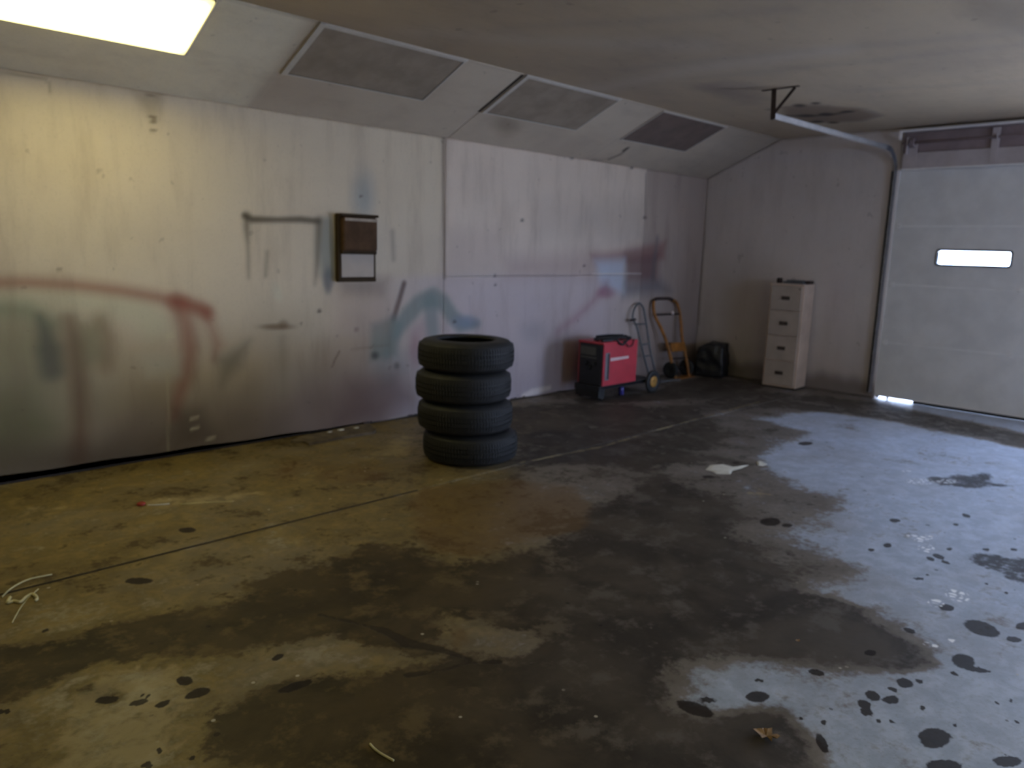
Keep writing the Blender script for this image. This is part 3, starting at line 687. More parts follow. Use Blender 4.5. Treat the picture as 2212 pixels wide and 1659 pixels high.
# torsion spring assembly
ts = empty('torsion_spring', (D-.07, 2.0, 2.92))
bm = bmnew(); tube(bm, [(0, -1.35, 0), (0, 1.27, 0)], .013, 12); link('shaft', bm, M['head'], ts, True)
bm = bmnew()
tube(bm, [(.034*math.cos(t), -.95+.011*t/ (2*PI)*1.0, .034*math.sin(t)) for t in np.arange(0, 2*PI*75, .5)], .0045, 5)
link('spring', bm, M['head'], ts, True)
bm = bmnew(); box(bm, (.02, .33, -.26), (.05, .40, .10), .004); box(bm, (-.03, .335, -.03), (.03, .345, .03), .002); link('centre_bracket', bm, M['head2'], ts)
bm = bmnew(); box(bm, (-.04, 1.20, -.12), (.05, 1.215, .06), .003); box(bm, (.02, 1.11, -.2), (.028, 1.215, .02), .003); link('bearing_plate', bm, M['head2'], ts)
bm = bmnew(); lathe(bm, [(.013, 0), (.055, 0), (.055, .012), (.045, .02), (.055, .03), (.055, .04), (.013, .04)], 24, 'y', (0, 1.14, 0)); link('cable_drum', bm, M['head'], ts, True)
tag(ts, 'torsion spring shaft above the closed garage door', 'door spring')

# ================================================================== SECTIONAL GARAGE DOOR
dr = empty('door_1', (D+.02, 0, 0)); struct(dr)
ZS = [.035, .682, 1.357, 2.02, 2.63]
WY = ((2.09, 2.79), (1.12, 1.82)); WZ = (1.605, 1.752)
def rounded(bm, y0, y1, z0, z1, r, x, n=5):
    out = []
    for cy_, cz, a0 in ((y1-r, z1-r, 0), (y0+r, z1-r, PI/2), (y0+r, z0+r, PI), (y1-r, z0+r, 3*PI/2)):
        for k in range(n+1):
            a = a0+PI/2*k/n; out.append((x, cy_+r*math.cos(a), cz+r*math.sin(a)))
    return out
def section(z0, z1, wins):
    bm = bmnew()
    ys = [DY0]+[y for w in sorted(wins) for y in w]+[DY1]
    if wins:
        box(bm, (0, DY0, z0), (.04, DY1, WZ[0])); box(bm, (0, DY0, WZ[1]), (.04, DY1, z1))
        for a, b_ in ((ys[0], ys[1]), (ys[2], ys[3]), (ys[4], ys[5])): box(bm, (0, a, WZ[0]), (.04, b_, WZ[1]))
    else: box(bm, (0, DY0, z0), (.04, DY1, z1), 0)
    box(bm, (.041, DY0-.015, z1-.02), (.05, DY1+.015, z1+.02))
    return link('section', bm, M['door'], dr)
for i in range(4):
    s_ = section(ZS[i], ZS[i+1], WY if i == 2 else [])
    bm = bmnew()
    if i < 3: box(bm, (-.005, DY0, ZS[i+1]-.014), (.004, DY1-.02, ZS[i+1]-.001), .002)
    box(bm, (-.004, DY0, ZS[i]+.003), (.004, DY1-.02, ZS[i]+.011), .002)
    link('seam_strip', bm, M['doorline'], s_)
    for y in (DY1-.06, 1.95, DY0+.06):
        if i < 3:
            bm = bmnew(); box(bm, (-.010, y-.02, ZS[i+1]-.03), (-.003, y+.02, ZS[i+1]+.03), .002); tube(bm, [(-.012, y-.024, ZS[i+1]), (-.012, y+.024, ZS[i+1])], .005, 8)
            link('hinge', bm, M['doorline'], s_)
    if i == 2:
        for a, b_ in WY:
            bm = bmnew()
            o1 = rounded(bm, a-.02, b_+.02, WZ[0]-.02, WZ[1]+.02, .035, -.006); i1 = rounded(bm, a, b_, WZ[0], WZ[1], .022, -.006)
            o2 = [(.044, y, z) for _, y, z in o1]; i2 = [(.044, y, z) for _, y, z in i1]
            V = [[bm.verts.new(q) for q in ring] for ring in (o1, i1, i2, o2)]
            n = len(o1)
            for A_, B_ in ((0, 1), (1, 2), (2, 3), (3, 0)):
                for k in range(n): bm.faces.new((V[A_][k], V[A_][(k+1) % n], V[B_][(k+1) % n], V[B_][k]))
            wf = link('window_frame', bm, M['greytube'], s_)
            bm = bmnew(); box(bm, (.018, a+.001, WZ[0]+.001), (.022, b_-.001, WZ[1]-.001)); link('pane', bm, M['glass'], s_)
bm = bmnew(); box(bm, (0, DY0, .003), (.035, 2.86, .036), .006); box(bm, (0, 3.135, .006), (.03, 3.15, .036)); box(bm, (.0, 3.245, .012), (.03, 3.27, .036)); link('bottom_seal', bm, M['seal'], dr)
# ---- left track: vertical channel, bend and horizontal run (one steel rail set), ceiling hanger
tk = empty('door_track', (D-.03, DY1+.045, 0))
def channel(bm, path, side, w=.052, lip=.016, t=.003):
    # C section extruded along path; side vector = outward flange direction
    prof = [(-w/2, lip), (-w/2, 0), (w/2, 0), (w/2, lip), (w/2-t, lip), (w/2-t, t), (-w/2+t, t), (-w/2+t, lip)]
    rings = []
    n = len(path)
    for i, q in enumerate(path):
        q = Vector(q); t_ = (Vector(path[min(i+1, n-1)])-Vector(path[max(i-1, 0)])).normalized()
        sd = Vector(side); up = t_.cross(sd).normalized()
        rings.append([bm.verts.new(q+up*a+sd*b_) for a, b_ in prof])
    for A_, B_ in zip(rings[:-1], rings[1:]):
        for k in range(8): bm.faces.new((A_[k], A_[(k+1) % 8], B_[(k+1) % 8], B_[k]))
    bm.faces.new(rings[0][::-1]); bm.faces.new(rings[-1])
bm = bmnew(); channel(bm, [(0, 0, .07), (0, 0, 2.66)], (0, -1, 0)); vt = link('vertical_track', bm, M['track'], tk)
bm = bmnew(); arc = [(-.17*(1-math.cos(t)), .05*t/(PI/2), 2.66+.21*math.sin(t)) for t in np.linspace(0, PI/2, 9)]
channel(bm, arc, (0, -1, 0)); link('track_bend', bm, M['track'], tk)
bm = bmnew(); channel(bm, [(-.17, .05, 2.87), (-2.735, .105, 2.868)], (0, -1, 0)); link('horizontal_track', bm, M['galv'], tk)
bm = bmnew()
for z in np.arange(.25, 2.5, .28): box(bm, (-.03, -.005, z), (.025, .002, z+.035)); 
link('jamb_bracket', bm, M['track'], tk)['kind'] = 'stuff'
bm = bmnew(); box(bm, (.0, .0, .07), (.03, .03, 2.63)); link('jamb_strip', bm, M['seal'], tk)
tag(tk, 'steel side track curving from the garage door up along the ceiling', 'door track')
hg = empty('track_hanger', (6.50, 3.445, H2))
def angle(bm, a, b_, w=.028, t=.004):
    a = Vector(a); b_ = Vector(b_); d = (b_-a).normalized(); u = d.cross(Vector((1, 0, 0))).normalized(); ln = (b_-a).length
    rot = Matrix((Vector((1, 0, 0)), u, d)).transposed()
    for lo, hi in (((-w/2, -t/2, -ln/2), (w/2, t/2, ln/2)), ((-w/2, -t/2, -ln/2), (-w/2+t, w, ln/2))):
        vs_ = box(bm, lo, hi)
        for v in vs_: v.co = rot @ v.co + (a+b_)/2
bm = bmnew(); angle(bm, (0, 0, -.001), (0, -.012, -.26), .042); link('upright', bm, M['rusty'], hg)
bm = bmnew(); angle(bm, (0, -.20, -.004), (0, -.015, -.215), .024); link('brace', bm, M['rusty'], hg)
bm = bmnew(); box(bm, (-.015, -.24, -.006), (.015, .1, -.0005), .001); link('ceiling_strap', bm, M['rusty'], hg)
tag(hg, 'rusty angle iron hanger holding the door track from the ceiling', 'bracket')

# ================================================================== OTHER WALLS (behind the camera)
pw = plain('plain_wall_paint', (.45, .42, .39), .8, .1, 2)
bm = bmnew()
for lo, hi in (((RX, 0), (WX0, H2+.05)), ((WX1, 0), (D+.15, H2+.05)), ((WX0, 0), (WX1, WZ0)), ((WX0, WZ1), (WX1, H2+.05))): box(bm, (lo[0], RY-.1, lo[1]), (hi[0], RY, hi[1]))
struct(link('wall_right', bm, pw))
o = boxobj('wall_front', (RX-.1, RY-.1, 0), (RX, W+.12, H2+.05), pw); struct(o)
wn_ = empty('added_window'); struct(wn_)  # out of view, added to light the door and back wall
bm = bmnew()
for lo, hi in (((WX0, WZ0), (WX1, WZ0+.05)), ((WX0, WZ1-.05), (WX1, WZ1)), ((WX0, WZ0+.05), (WX0+.05, WZ1-.05)), ((WX1-.05, WZ0+.05), (WX1, WZ1-.05)), (((WX0+WX1)/2-.025, WZ0+.05), ((WX0+WX1)/2+.025, WZ1-.05))):
    box(bm, (lo[0], RY-.09, lo[1]), (hi[0], RY-.03, hi[1]), .004)
link('window_frame', bm, M['frame'], wn_)
boxobj('pane', (WX0+.05, RY-.065, WZ0+.05), (WX1-.05, RY-.06, WZ1-.05), M['glass'], wn_)

# ================================================================== CEILING LIGHT PANELS in the sloped strip
def fixture(x0, v0, lit, dark, label, fl=.045, ft=.035):
    r = empty('ceiling_light'); r.matrix_world = SLM @ Matrix.Translation((x0, v0, 0))
    LX, LV = 1.235, .575
    bm = bmnew()   # housing sits just under the board, frame bars proud of it
    box(bm, (0, 0, -.004), (LX, LV, .0005)); link('housing', bm, M['gap'], r)
    for lo, hi in (((-fl, -ft, -.014), (.002, LV+.01, 0)), ((-fl, -ft, -.012), (LX+.02, 0, 0)), ((LX, -ft, -.008), (LX+.014, LV+.012, 0)), ((-.02, LV, -.007), (LX+.014, LV+.012, 0))):
        bm = bmnew(); box(bm, lo, hi, .003); link('frame', bm, M['frame'], r)
    bm = bmnew(); box(bm, (.004, .004, -.030 if lit else -.008), (LX-.012, LV-.012, -.0045), .012 if lit else 0); link('diffuser', bm, M['lit'] if lit else (M['diffuser_dark'] if dark else M['diffuser']), r)
    tag(r, label, 'ceiling light', 'fluorescent panels in the sloped ceiling')
for x0 in (-1.09, .865):      # unseen fill panels added in the opposite slope to brighten the room
    o = boxobj('added_fill_panel', (x0, -3.3, 0), (x0+1.22, -2.73, .004), M['lit'], cl)
    o.matrix_world = Matrix.Translation((0, -2.6, H2)) @ Matrix.Rotation(math.atan2(.40, .917), 4, 'X') @ Matrix.Translation((0, 2.6, -.02))
fixture(.865, .035, True, False, 'lit fluorescent ceiling panel glowing white above the left wall')
fixture(2.825, .035, False, False, 'unlit ceiling light panel nearest to the glowing one')
fixture(4.775, .035, False, False, 'unlit ceiling light panel with dark gap on its left edge, middle of the unlit three')
fixture(6.76, .035, False, True, 'darkest unlit ceiling light panel, nearest to the back wall', .01, .02)
boxobj('seam_gap', (4.688, .02, -.0035), (4.716, .62, -.0005), M['gap'], cl).matrix_world = SLM

# ================================================================== TYRES
def tyre():
    r = empty('tyre')
    Hh, Ro, Ri = .237, .375, .222
    prof = []
    # half profile from bead up the sidewall (z from 0 to Hh)
    side = [(Ri, .030), (Ri-.004, .012), (Ri+.012, .004), (Ri+.035, .0085), (Ri+.075, .003), (Ri+.11, .012), (Ro-.022, .030), (Ro-.010, .045)]
    tr_ = []
    top = [(a, Hh-b_) for a, b_ in side[::-1]]
    inner = [(Ri+.012, Hh-.028), (Ri+.06, Hh-.03), (Ri+.11, Hh*.7), (Ro-.03, Hh*.5), (Ri+.11, Hh*.3), (Ri+.06, .03), (Ri+.012, .028)]
    prof = side+[(Ro-.012, Hh*.5)]+top+inner
    bm = bmnew(); lathe(bm, prof, 64); link('carcass', bm, M['rubber'], r, True)
    # tread: ribs with grooves between them, cut by slanted sipes
    bm = bmnew(); n = 96; zz = [.034, .052, .080, .084, .108, .112, .125, .129, .153, .157, .185, .203]
    for z0, z1 in ((.036, .079), (.086, .114), (.121, .149), (.156, .201)):
        for k in range(n):
            a0 = 2*PI*k/n+.004; a1 = 2*PI*(k+1)/n-.010; sh = .012 if z0 < .1 else -.012
            edge = z0 < .05 or z1 > .19
            def R(z): return Ro-(.012*((abs(z-Hh/2)-.06)/.025)**2 if abs(z-Hh/2) > .06 else 0)
            v = []
            for rad in (Ro-.014, None):
                for a, z in ((a0, z0), (a1, z0), (a1+sh, z1), (a0+sh, z1)):
                    q = rad if rad else R(z); v.append(bm.verts.new((q*math.cos(a), q*math.sin(a), z)))
            for f in ((4, 5, 6, 7), (0, 1, 5, 4), (1, 2, 6, 5), (2, 3, 7, 6), (3, 0, 4, 7)): bm.faces.new([v[i] for i in f])
    o_ = link('tread', bm, M['tread'], r); o_['kind'] = 'stuff'
    return r
t0 = tyre()
def dup(root):
    r = root.copy(); COL.objects.link(r)
    for ch in list(root.children):
        c_ = ch.copy(); COL.objects.link(c_); c_.parent = r
    return r
LBL = ['black tyre at the bottom of the stack, resting on the floor', 'black tyre second from the bottom of the stack', 'black tyre second from the top of the stack', 'black tyre on top of the stack, its round opening showing']
for i, (dx, rz) in enumerate(((.0, .2), (-.045, 1.1), (-.063, 2.0), (-.046, .7))):
    t = t0 if i == 0 else dup(t0)
    t.location = (3.838+.714*dx, 4.368-.70*dx, .001+.2375*i); t.rotation_euler = (0, 0, rz)
    tag(t, LBL[i], 'tyre', 'stack of four tyres')

# ================================================================== WELDING MACHINE on its cart
we = empty('welding_machine', (6.45, 5.15, 0))
def wp(name, lo, hi, mat, bev=.006, par=we): return boxobj(name, lo, hi, mat, par, bev)
X1, Y1 = .61, .36
wp('body', (.012, .012, .165), (X1-.01, Y1-.012, .635), M['black'])
sdp = wp('side_panel', (.0, .0, .165), (X1, .014, .640), M['red'], .003)
wp('side_panel', (.0, Y1-.014, .165), (X1, Y1, .640), M['red'], .003)
wp('top_cover', (-.015, -.004, .625), (X1+.004, Y1+.004, .652), M['red'], .008)
bm = bmnew(); box(bm, (-.012, .02, .165), (.012, Y1-.02, .622), .006)
fp = link('front_panel', bm, M['black'], we)
bm = bmnew()
for z in np.arange(.20, .34, .018): box(bm, (-.017, .05, z), (-.010, Y1-.05, z+.008))
link('vent_slats', bm, M['blacksteel'], fp)['kind'] = 'stuff'
bm = bmnew(); box(bm, (-.017, .10, .50), (-.011, Y1-.04, .59), .003); box(bm, (-.019, .14, .52), (-.015, Y1-.08, .57), .002); link('control_plate', bm, M['greyprint'], fp)
bm = bmnew(); box(bm, (-.016, .09, .462), (-.011, Y1-.04, .478), .002); link('label_strip', bm, M['greyprint'], fp)
for y, z in ((.12, .40), (.24, .40), (.18, .36)):
    bm = bmnew(); lathe(bm, [(.022, -.035), (.024, -.012), (.001, -.012), (.001, -.04)], 16, 'x', (0, y, z)); link('knob', bm, M['blacksteel'], fp, True)
# side vent (grey strip with a dark slot) and the pale lettering band
bm = bmnew(); box(bm, (.03, -.004, .225), (.105, .001, .535), .002); sv = link('side_vent', bm, M['grey'], sdp)
bm = bmnew(); box(bm, (.070, -.0055, .24), (.098, -.002, .525), .001)
for z in np.arange(.25, .52, .02): box(bm, (.072, -.008, z), (.096, -.004, z+.007))
link('slot', bm, M['blacksteel'], we)
bm = bmnew()
xs = np.linspace(.125, .455, 9)
for k in range(8):
    z = .437+.0012*k
    box(bm, (xs[k], -.002, z), (xs[k+1]-.007, .001, z+.036-.001*k), .001)
link('lettering', bm, M['white'], we)
wp('handle', (.06, .15, .66), (.55, .18, .685), M['black'], .008)
for xx in (.06, .52): wp('handle_post', (xx, .15, .648), (xx+.03, .18, .67), M['black'], 0)
# cables heaped on the cover, one loop sagging over the red side
def cab(pts, r=.011):
    bm = bmnew(); tube(bm, smooth(pts, 7), r, 8); return link('cable', bm, M['cable'], we, True)
cab([(.02, .05, .665), (.16, .02, .672), (.30, .03, .69), (.46, .02, .675), (.56, .08, .668), (.52, .2, .668), (.3, .26, .67), (.1, .22, .668), (.03, .12, .668)], .013)
cab([(.10, .1, .67), (.2, .0, .675), (.24, -.016, .64), (.30, -.02, .615), (.36, -.018, .645), (.44, .0, .675), (.5, .1, .69)], .012)
cab([(.05, .15, .672), (.2, .06, .69), (.36, .06, .70), (.5, .14, .692), (.36, .24, .69), (.15, .24, .69)], .012)
cab([(.3, .02, .668), (.36, -.016, .63), (.42, -.02, .585), (.49, -.018, .60), (.52, -.006, .66)], .006)
bm = bmnew(); box(bm, (-.03, .0, .125), (1.02, .03, .165), .004); box(bm, (-.03, Y1-.03, .125), (1.02, Y1, .165), .004); box(bm, (-.03, 0, .14), (1.0, Y1, .152)); box(bm, (-.05, .0, .10), (-.02, Y1, .165), .004)
box(bm, (.66, .03, .152), (.98, Y1-.03, .162)); link('cart_frame', bm, M['blacksteel'], we)
wp('front_skirt', (-.045, .01, .03), (.06, Y1-.01, .125), M['black'], .004)
bm = bmnew(); tube(bm, [(.90, -.03, .135), (.90, Y1+.03, .135)], .012, 10); link('axle', bm, M['blacksteel'], we, True)
for y in (-.055, Y1+.02):
    bm = bmnew(); lathe(bm, [(.045, .006), (.12, .0), (.134, .008), (.134, .030), (.12, .038), (.045, .032)], 32, 'y', (.90, y, .135)); wh_ = link('wheel', bm, M['rubber'], we, True)
    bm = bmnew(); lathe(bm, [(.010, -.006), (.03, -.004), (.05, .004), (.066, -.001), (.066, .037), (.01, .037)], 24, 'y', (.90, y, .135)); link('wheel_hub', bm, M['hub'], wh_, True)
for x, y in ((.03, .03), (.03, Y1-.03)):
    bm = bmnew(); lathe(bm, [(.006, -.014), (.04, -.014), (.045, -.008), (.045, .008), (.04, .014), (.006, .014)], 20, 'y', (x, y, .0465)); cs = link('caster', bm, M['black'], we, True)
    bm = bmnew(); lathe(bm, [(.002, -.018), (.016, -.017), (.018, -.014), (.002, -.013)], 12, 'y', (x, y, .0465)); link('caster_hub', bm, M['galv'], cs, True)
    bm = bmnew(); box(bm, (x-.025, y-.024, .09), (x+.025, y+.024, .125), .003); box(bm, (x-.012, y-.022, .05), (x+.012, y-.018, .1)); box(bm, (x-.012, y+.018, .05), (x+.012, y+.022, .1)); link('caster_fork', bm, M['blacksteel'], cs)
tag(we, 'red and black welding machine with black cables on its wheeled cart', 'welder')
# blue can under the cart
bc = empty('spray_can', (6.93, 5.25, .0))
bm = bmnew(); lathe(bm, [(.026, .002), (.030, .006), (.030, .085), (.024, .094)], 20, closed=False); link('can_body', bm, M['blue'], bc, True)
bm = bmnew(); lathe(bm, [(.014, .094), (.014, .108), (.010, .112)], 16, closed=False); link('cap', bm, M['blue'], bc, True)
tag(bc, 'small blue can standing on the floor under the welding machine', 'can')

# ================================================================== GREY TUBE HAND TRUCK
def lean(px, yt, yb):      # pixel path on a plane leaning from y=yt (top) to y=yb (bottom)
    out = []
    y0 = px[0][1]; z_top = None
    for x, y in px:
        yy = (yt+yb)/2
        for _ in range(8):
            q = on_wall(x, y, yy); yy = yb+(yt-yb)*min(1, max(0, q[2]/1.05))
        out.append(tuple(q))
    return out
gt = empty('hand_truck', (7.7, 5.6, 0))
def rel(pts, o): return [tuple(Vector(q)-o.location) for q in pts]
pa = lean([(1418, 815), (1412, 790), (1406, 765), (1402, 740), (1397, 705), (1393, 680), (1389, 664), (1381, 655), (1373, 662), (1368, 674), (1367, 690), (1373, 700), (1379, 720), (1385, 745), (1391, 770), (1398, 795), (1404, 822)], 5.72, 5.58)
bm = bmnew(); tube(bm, smooth(rel(pa, gt), 4), .0125, 10); link('frame', bm, M['greytube'], gt, True)
for (a, b_) in (((1385, 745), (1403, 742)), ((1391, 770), (1407, 767)), ((1372, 700), (1396, 700))):
    q = lean([a, b_], 5.72, 5.58); bm = bmnew(); tube(bm, rel(q, gt), .009, 8); link('crossbar', bm, M['greytube'], gt, True)
q = lean([(1372, 690), (1362, 692)], 5.72, 5.58); bm = bmnew(); tube(bm, rel(q, gt), .016, 10); link('grip', bm, M['rusty'], gt, True)
q = on_wall(1411, 818, 5.58)
bm = bmnew(); box(bm, (q[0]-7.7-.12, -.18, .004), (q[0]-7.7+.12, -.0, .012), .002); box(bm, (q[0]-7.7-.1, -.012, .004), (q[0]-7.7+.1, .0, .08), .002); link('toe_plate', bm, M['greytube'], gt)
tag(gt, 'thin grey tubular hand truck leaning on the wall right of the welder', 'hand truck')

# ================================================================== YELLOW HAND TRUCK
yt = empty('hand_truck', (8.4, 5.6, 0))
YL = [(1412, 650), (1412, 668), (1416, 685), (1426, 705), (1436, 728), (1443, 750), (1450, 778), (1455, 800), (1459, 818)]
YR = [(1452, 648), (1462, 655), (1468, 675), (1471, 700), (1473, 725), (1477, 750), (1481, 770), (1485, 790), (1489, 812)]
for px in (YL, YR):
    bm = bmnew(); tube(bm, smooth(rel(lean(px, 5.73, 5.52), yt), 5), .021, 12); link('rail', bm, M['yellow'], yt, True)
bm = bmnew(); tube(bm, smooth(rel(lean([(1412, 651), (1418, 646), (1432, 645), (1446, 645), (1453, 648)], 5.73, 5.52), yt), 4), .019, 12); link('top_bar', bm, M['rusty'], yt, True)
for a, b_ in (((1415, 680), (1469, 678)), ((1440, 742), (1476, 742)), ((1449, 775), (1482, 773))):
    bm = bmnew(); tube(bm, rel(lean([a, b_], 5.73, 5.52), yt), .012, 8); link('crossbar', bm, M['rusty'], yt, True)
qa = [Vector(q)-yt.location for q in lean([(1445, 741), (1476, 739), (1480, 757), (1449, 760)], 5.73, 5.52)]
bm = bmnew(); f0 = [bm.verts.new(q+Vector((0, -.026, 0))) for q in qa]; f1 = [bm.verts.new(q+Vector((0, -.018, 0))) for q in qa]
bm.faces.new(f0); bm.faces.new(f1[::-1])
for k in range(4): bm.faces.new((f0[k], f1[k], f1[(k+1) % 4], f0[(k+1) % 4]))
link('cross_plate', bm, M['yellow'], yt)
bl = rel(lean([(1459, 812), (1489, 808)], 5.73, 5.52), yt)
xa, xb = bl[0][0], bl[1][0]
bm = bmnew(); box(bm, (xa-.02, -.17, .004), (xb-.0, -.03, .012), .002); link('toe_plate', bm, M['yellow'], yt)
for x in (xa-.07, xb-.02):
    bm = bmnew(); lathe(bm, [(.02, 0), (.10, 0), (.11, .01), (.11, .035), (.10, .045), (.02, .045)], 28, 'x', (x, -.02, .111)); w_ = link('wheel', bm, M['rubber'], yt, True)
bm = bmnew(); tube(bm, [(xa-.08, -.02, .111), (xb+.03, -.02, .111)], .01, 8); link('axle', bm, M['blacksteel'], yt, True)
q = Vector(on_wall(1453, 676, 5.63))-yt.location
bm = bmnew(); bmesh.ops.create_icosphere(bm, subdivisions=2, radius=.022, matrix=Matrix.Translation(q)); link('reflector', bm, M['white'], yt, True)
tag(yt, 'worn yellow hand truck leaning on the wall near the back corner', 'hand truck')

# ================================================================== BLACK BAG in the corner
bm = bmnew(); bmesh.ops.create_cube(bm, size=1.0)
bmesh.ops.subdivide_edges(bm, edges=bm.edges, cuts=10, use_grid_fill=True)
from mathutils import noise as mn
for v in bm.verts:
    x, y, z = v.co
    s_ = 1.0-.22*max(0, z+.1)
    x2 = x*.36*s_; y2 = y*.40*s_; z2 = (z+.5)*.455
    if y > .1 and z > .2: z2 -= (y-.1)*.14            # sags towards the wall
    r = math.hypot(x, y)
    if r > .45: x2 *= .93; y2 *= .93
    n_ = mn.noise(Vector((x*4, y*4, z*5)))*.03
    v.co = Vector((x2+n_, y2+n_*.8, max(.004, z2+n_*.4 if z > -.45 else .004)))
bg_ = link('rubbish_bag', bm, M['bag'], None, True, (9.075, 5.36, 0)); bg_.rotation_euler = (0, 0, .25)
tag(bg_, 'bulky black plastic bag on the floor in the back corner', 'bag')
bm = bmnew(); tube(bm, smooth([tuple(on_floor(1432, 824, .012)), tuple(on_floor(1450, 822, .012)), tuple(on_floor(1470, 820, .012))], 4), .011, 8)
tag(link('metal_rod', bm, M['greytube'], None, True), 'thin grey metal rod lying on the floor between welder wheel and black bag', 'rod')

# ================================================================== FILING CABINET
fc = empty('filing_cabinet', (8.935, 4.325, 0), (0, 0, .05))
CW, CD, CHt = .43, .325, 1.31
def cp_(name, lo, hi, mat, bev=.004, par=fc): return boxobj(name, lo, hi, mat, par, bev)
bm = bmnew(); box(bm, (.012, -CW/2, .02), (CD, CW/2, CHt-.012), .006); body = link('body', bm, M['cab_lit'], fc)
cp_('top', (-.004, -CW/2-.003, CHt-.022), (CD, CW/2+.003, CHt), M['cab_lit'], .004)
cp_('plinth', (.02, -CW/2+.01, 0), (CD-.01, CW/2-.01, .03), M['gap'], 0)
for k in range(4):
    z0 = .045+k*.311
    d_ = cp_('drawer', (-.008, -CW/2+.022, z0), (.014, CW/2-.022, z0+.303), M['cabinet'], .005)
    bm = bmnew(); z = z0+.155
    box(bm, (-.022, -.045, z-.018), (-.014, .045, z+.018), .003); box(bm, (-.016, -.05, z-.022), (-.006, .05, z+.022), .002); box(bm, (-.024, -.04, z-.02), (-.014, .04, z-.012), .002)
    link('handle', bm, M['handle'], d_)
bm = bmnew(); lathe(bm, [(.009, -.014), (.009, -.006), (.001, -.006), (.001, -.016)], 12, 'x', (0, -CW/2+.05, CHt-.06)); link('lock', bm, M['handle'], fc, True)
tag(fc, 'beige four-drawer filing cabinet standing against the back wall', 'filing cabinet')
# odds and ends on top of it
bm = bmnew(); lathe(bm, [(.030, 0), (.034, .004), (.034, .058), (.024, .064)], 20, closed=False)
tag(link('tin_can', bm, M['rusty'], None, True, (9.03, 4.475, CHt+.0)), 'small dark tin on the left of the filing cabinet top', 'tin')
bm = bmnew(); box(bm, (-.08, -.13, 0), (.08, .13, .028), .006); box(bm, (-.05, -.09, .028), (.06, .10, .045), .008)
tag(link('cardboard_tray', bm, M['greytube'], None, False, (9.08, 4.29, CHt+.0)), 'flat dark grey tray on top of the filing cabinet', 'tray')
bm = bmnew(); box(bm, (-.06, -.04, 0), (.06, .035, .04), .008)
tag(link('small_box', bm, M['rusty'], None, False, (9.14, 4.15, CHt+.0)), 'small dark box at the right rear of the filing cabinet top', 'box')

# ================================================================== TOWEL DISPENSER on the wall
td = empty('towel_dispenser', (3.675, W, 1.6))
def tp(name, lo, hi, mat, bev=.004): return boxobj(name, lo, hi, mat, td, bev)
tp('back_plate', (-.19, -.018, -.275), (.19, -.0, .285), M['browndark'], .004)
tp('side_rim', (-.195, -.055, -.265), (-.165, -.0, .29), M['browndark'], .006)
tp('side_rim', (.178, -.04, -.265), (.195, -.0, .285), M['browndark'], .006)
tp('bottom_rim', (-.19, -.045, -.285), (.195, -.0, -.25), M['browndark'], .006)
bm = bmnew(); box(bm, (-.17, -.10, -.02), (.178, -.0, .27), .02); link('cover', bm, M['brown'], td)
tp('cover_lip', (-.172, -.085, -.045), (.178, -.0, -.012), M['browndark'], .008)
tp('top_cap', (-.19, -.095, .272), (.192, -.0, .295), M['browndark'], .006)
tp('pale_strip', (-.155, -.104, .235), (.170, -.098, .258), plain('worn_pale_strip', (.30, .23, .16), .5, .2, 20), .001)
tp('towel_panel', (-.160, -.045, -.245), (.172, -.016, -.045), M['towel'], .004)
tag(td, 'brown towel dispenser box with white panel on the left wall', 'dispenser')

# ================================================================== THINGS ON THE FLOOR
def flat_poly(name, pts, z0, z1, mat, label, cat, jitter=0.0):
    bm = bmnew(); A_ = [bm.verts.new((x, y, z0)) for x, y in pts]; B_ = [bm.verts.new((x, y, z1+random.uniform(-jitter, jitter))) for x, y in pts]
    bm.faces.new(A_[::-1]); bm.faces.new(B_); n = len(pts)
    for k in range(n): bm.faces.new((A_[k], A_[(k+1) % n], B_[(k+1) % n], B_[k]))
    return tag(link(name, bm, mat), label, cat)
pl = [f2(*q) for q in ((628, 957), (645, 950), (700, 938), (760, 925), (797, 920), (812, 933), (808, 938), (740, 949), (668, 963), (655, 958))]
flat_poly('wood_board', pl, .001, .024, M['wood'], 'flat weathered board lying on the floor along the left wall', 'board')
bm = bmnew(); box(bm, (-.035, -.02, 0), (.035, .02, .03), .004)
q = on_floor(788, 917); tag(link('wood_block', bm, M['rusty'], None, False, (q[0], q[1]-.01, .001)), 'tiny dark block at the foot of the left wall behind the board', 'block')
for k, (x, y, s_) in enumerate(((712, 934, .012), (736, 930, .018), (770, 925, .014))):
    bm = bmnew(); bmesh.ops.create_icosphere(bm, subdivisions=1, radius=s_)
    for v in bm.verts: v.co = Vector((v.co.x*2.2*(1+random.uniform(-.2, .2)), v.co.y*1.2, max(-.3*s_, v.co.z*.5)))
    q = on_floor(x, y, .024); tag(link('plaster_chip', bm, M['paper'], None, False, (q[0], q[1], .024+.35*s_)), ('pale plaster chip on the board, left of the three', 'pale plaster chip on the board, middle of the three', 'pale plaster chip on the board, right of the three')[k], 'debris', 'plaster chips on the board')
bm = bmnew(); lathe(bm, [(.016, .0), (.025, .0), (.026, .010), (.022, .014)], 20, closed=False)
q = on_floor(305, 1091); tag(link('bottle_cap', bm, M['redcap'], None, True, (q[0], q[1], .001)), 'small dark red cap on the floor near the left wall', 'cap')
def strand(name, px, r, mat, label, cat, lift=.0):
    n = len(px); pts = [tuple(on_floor(x, y, r+lift*math.sin(PI*k/(n-1)))) for k, (x, y) in enumerate(px)]
    bm = bmnew(); tube(bm, smooth(pts, 5), r, 7); return tag(link(name, bm, mat, None, True), label, cat)
strand('drinking_straw', [(318, 1091), (345, 1090), (366, 1088)], .004, M['paper'], 'short pale straw beside the red cap', 'straw')
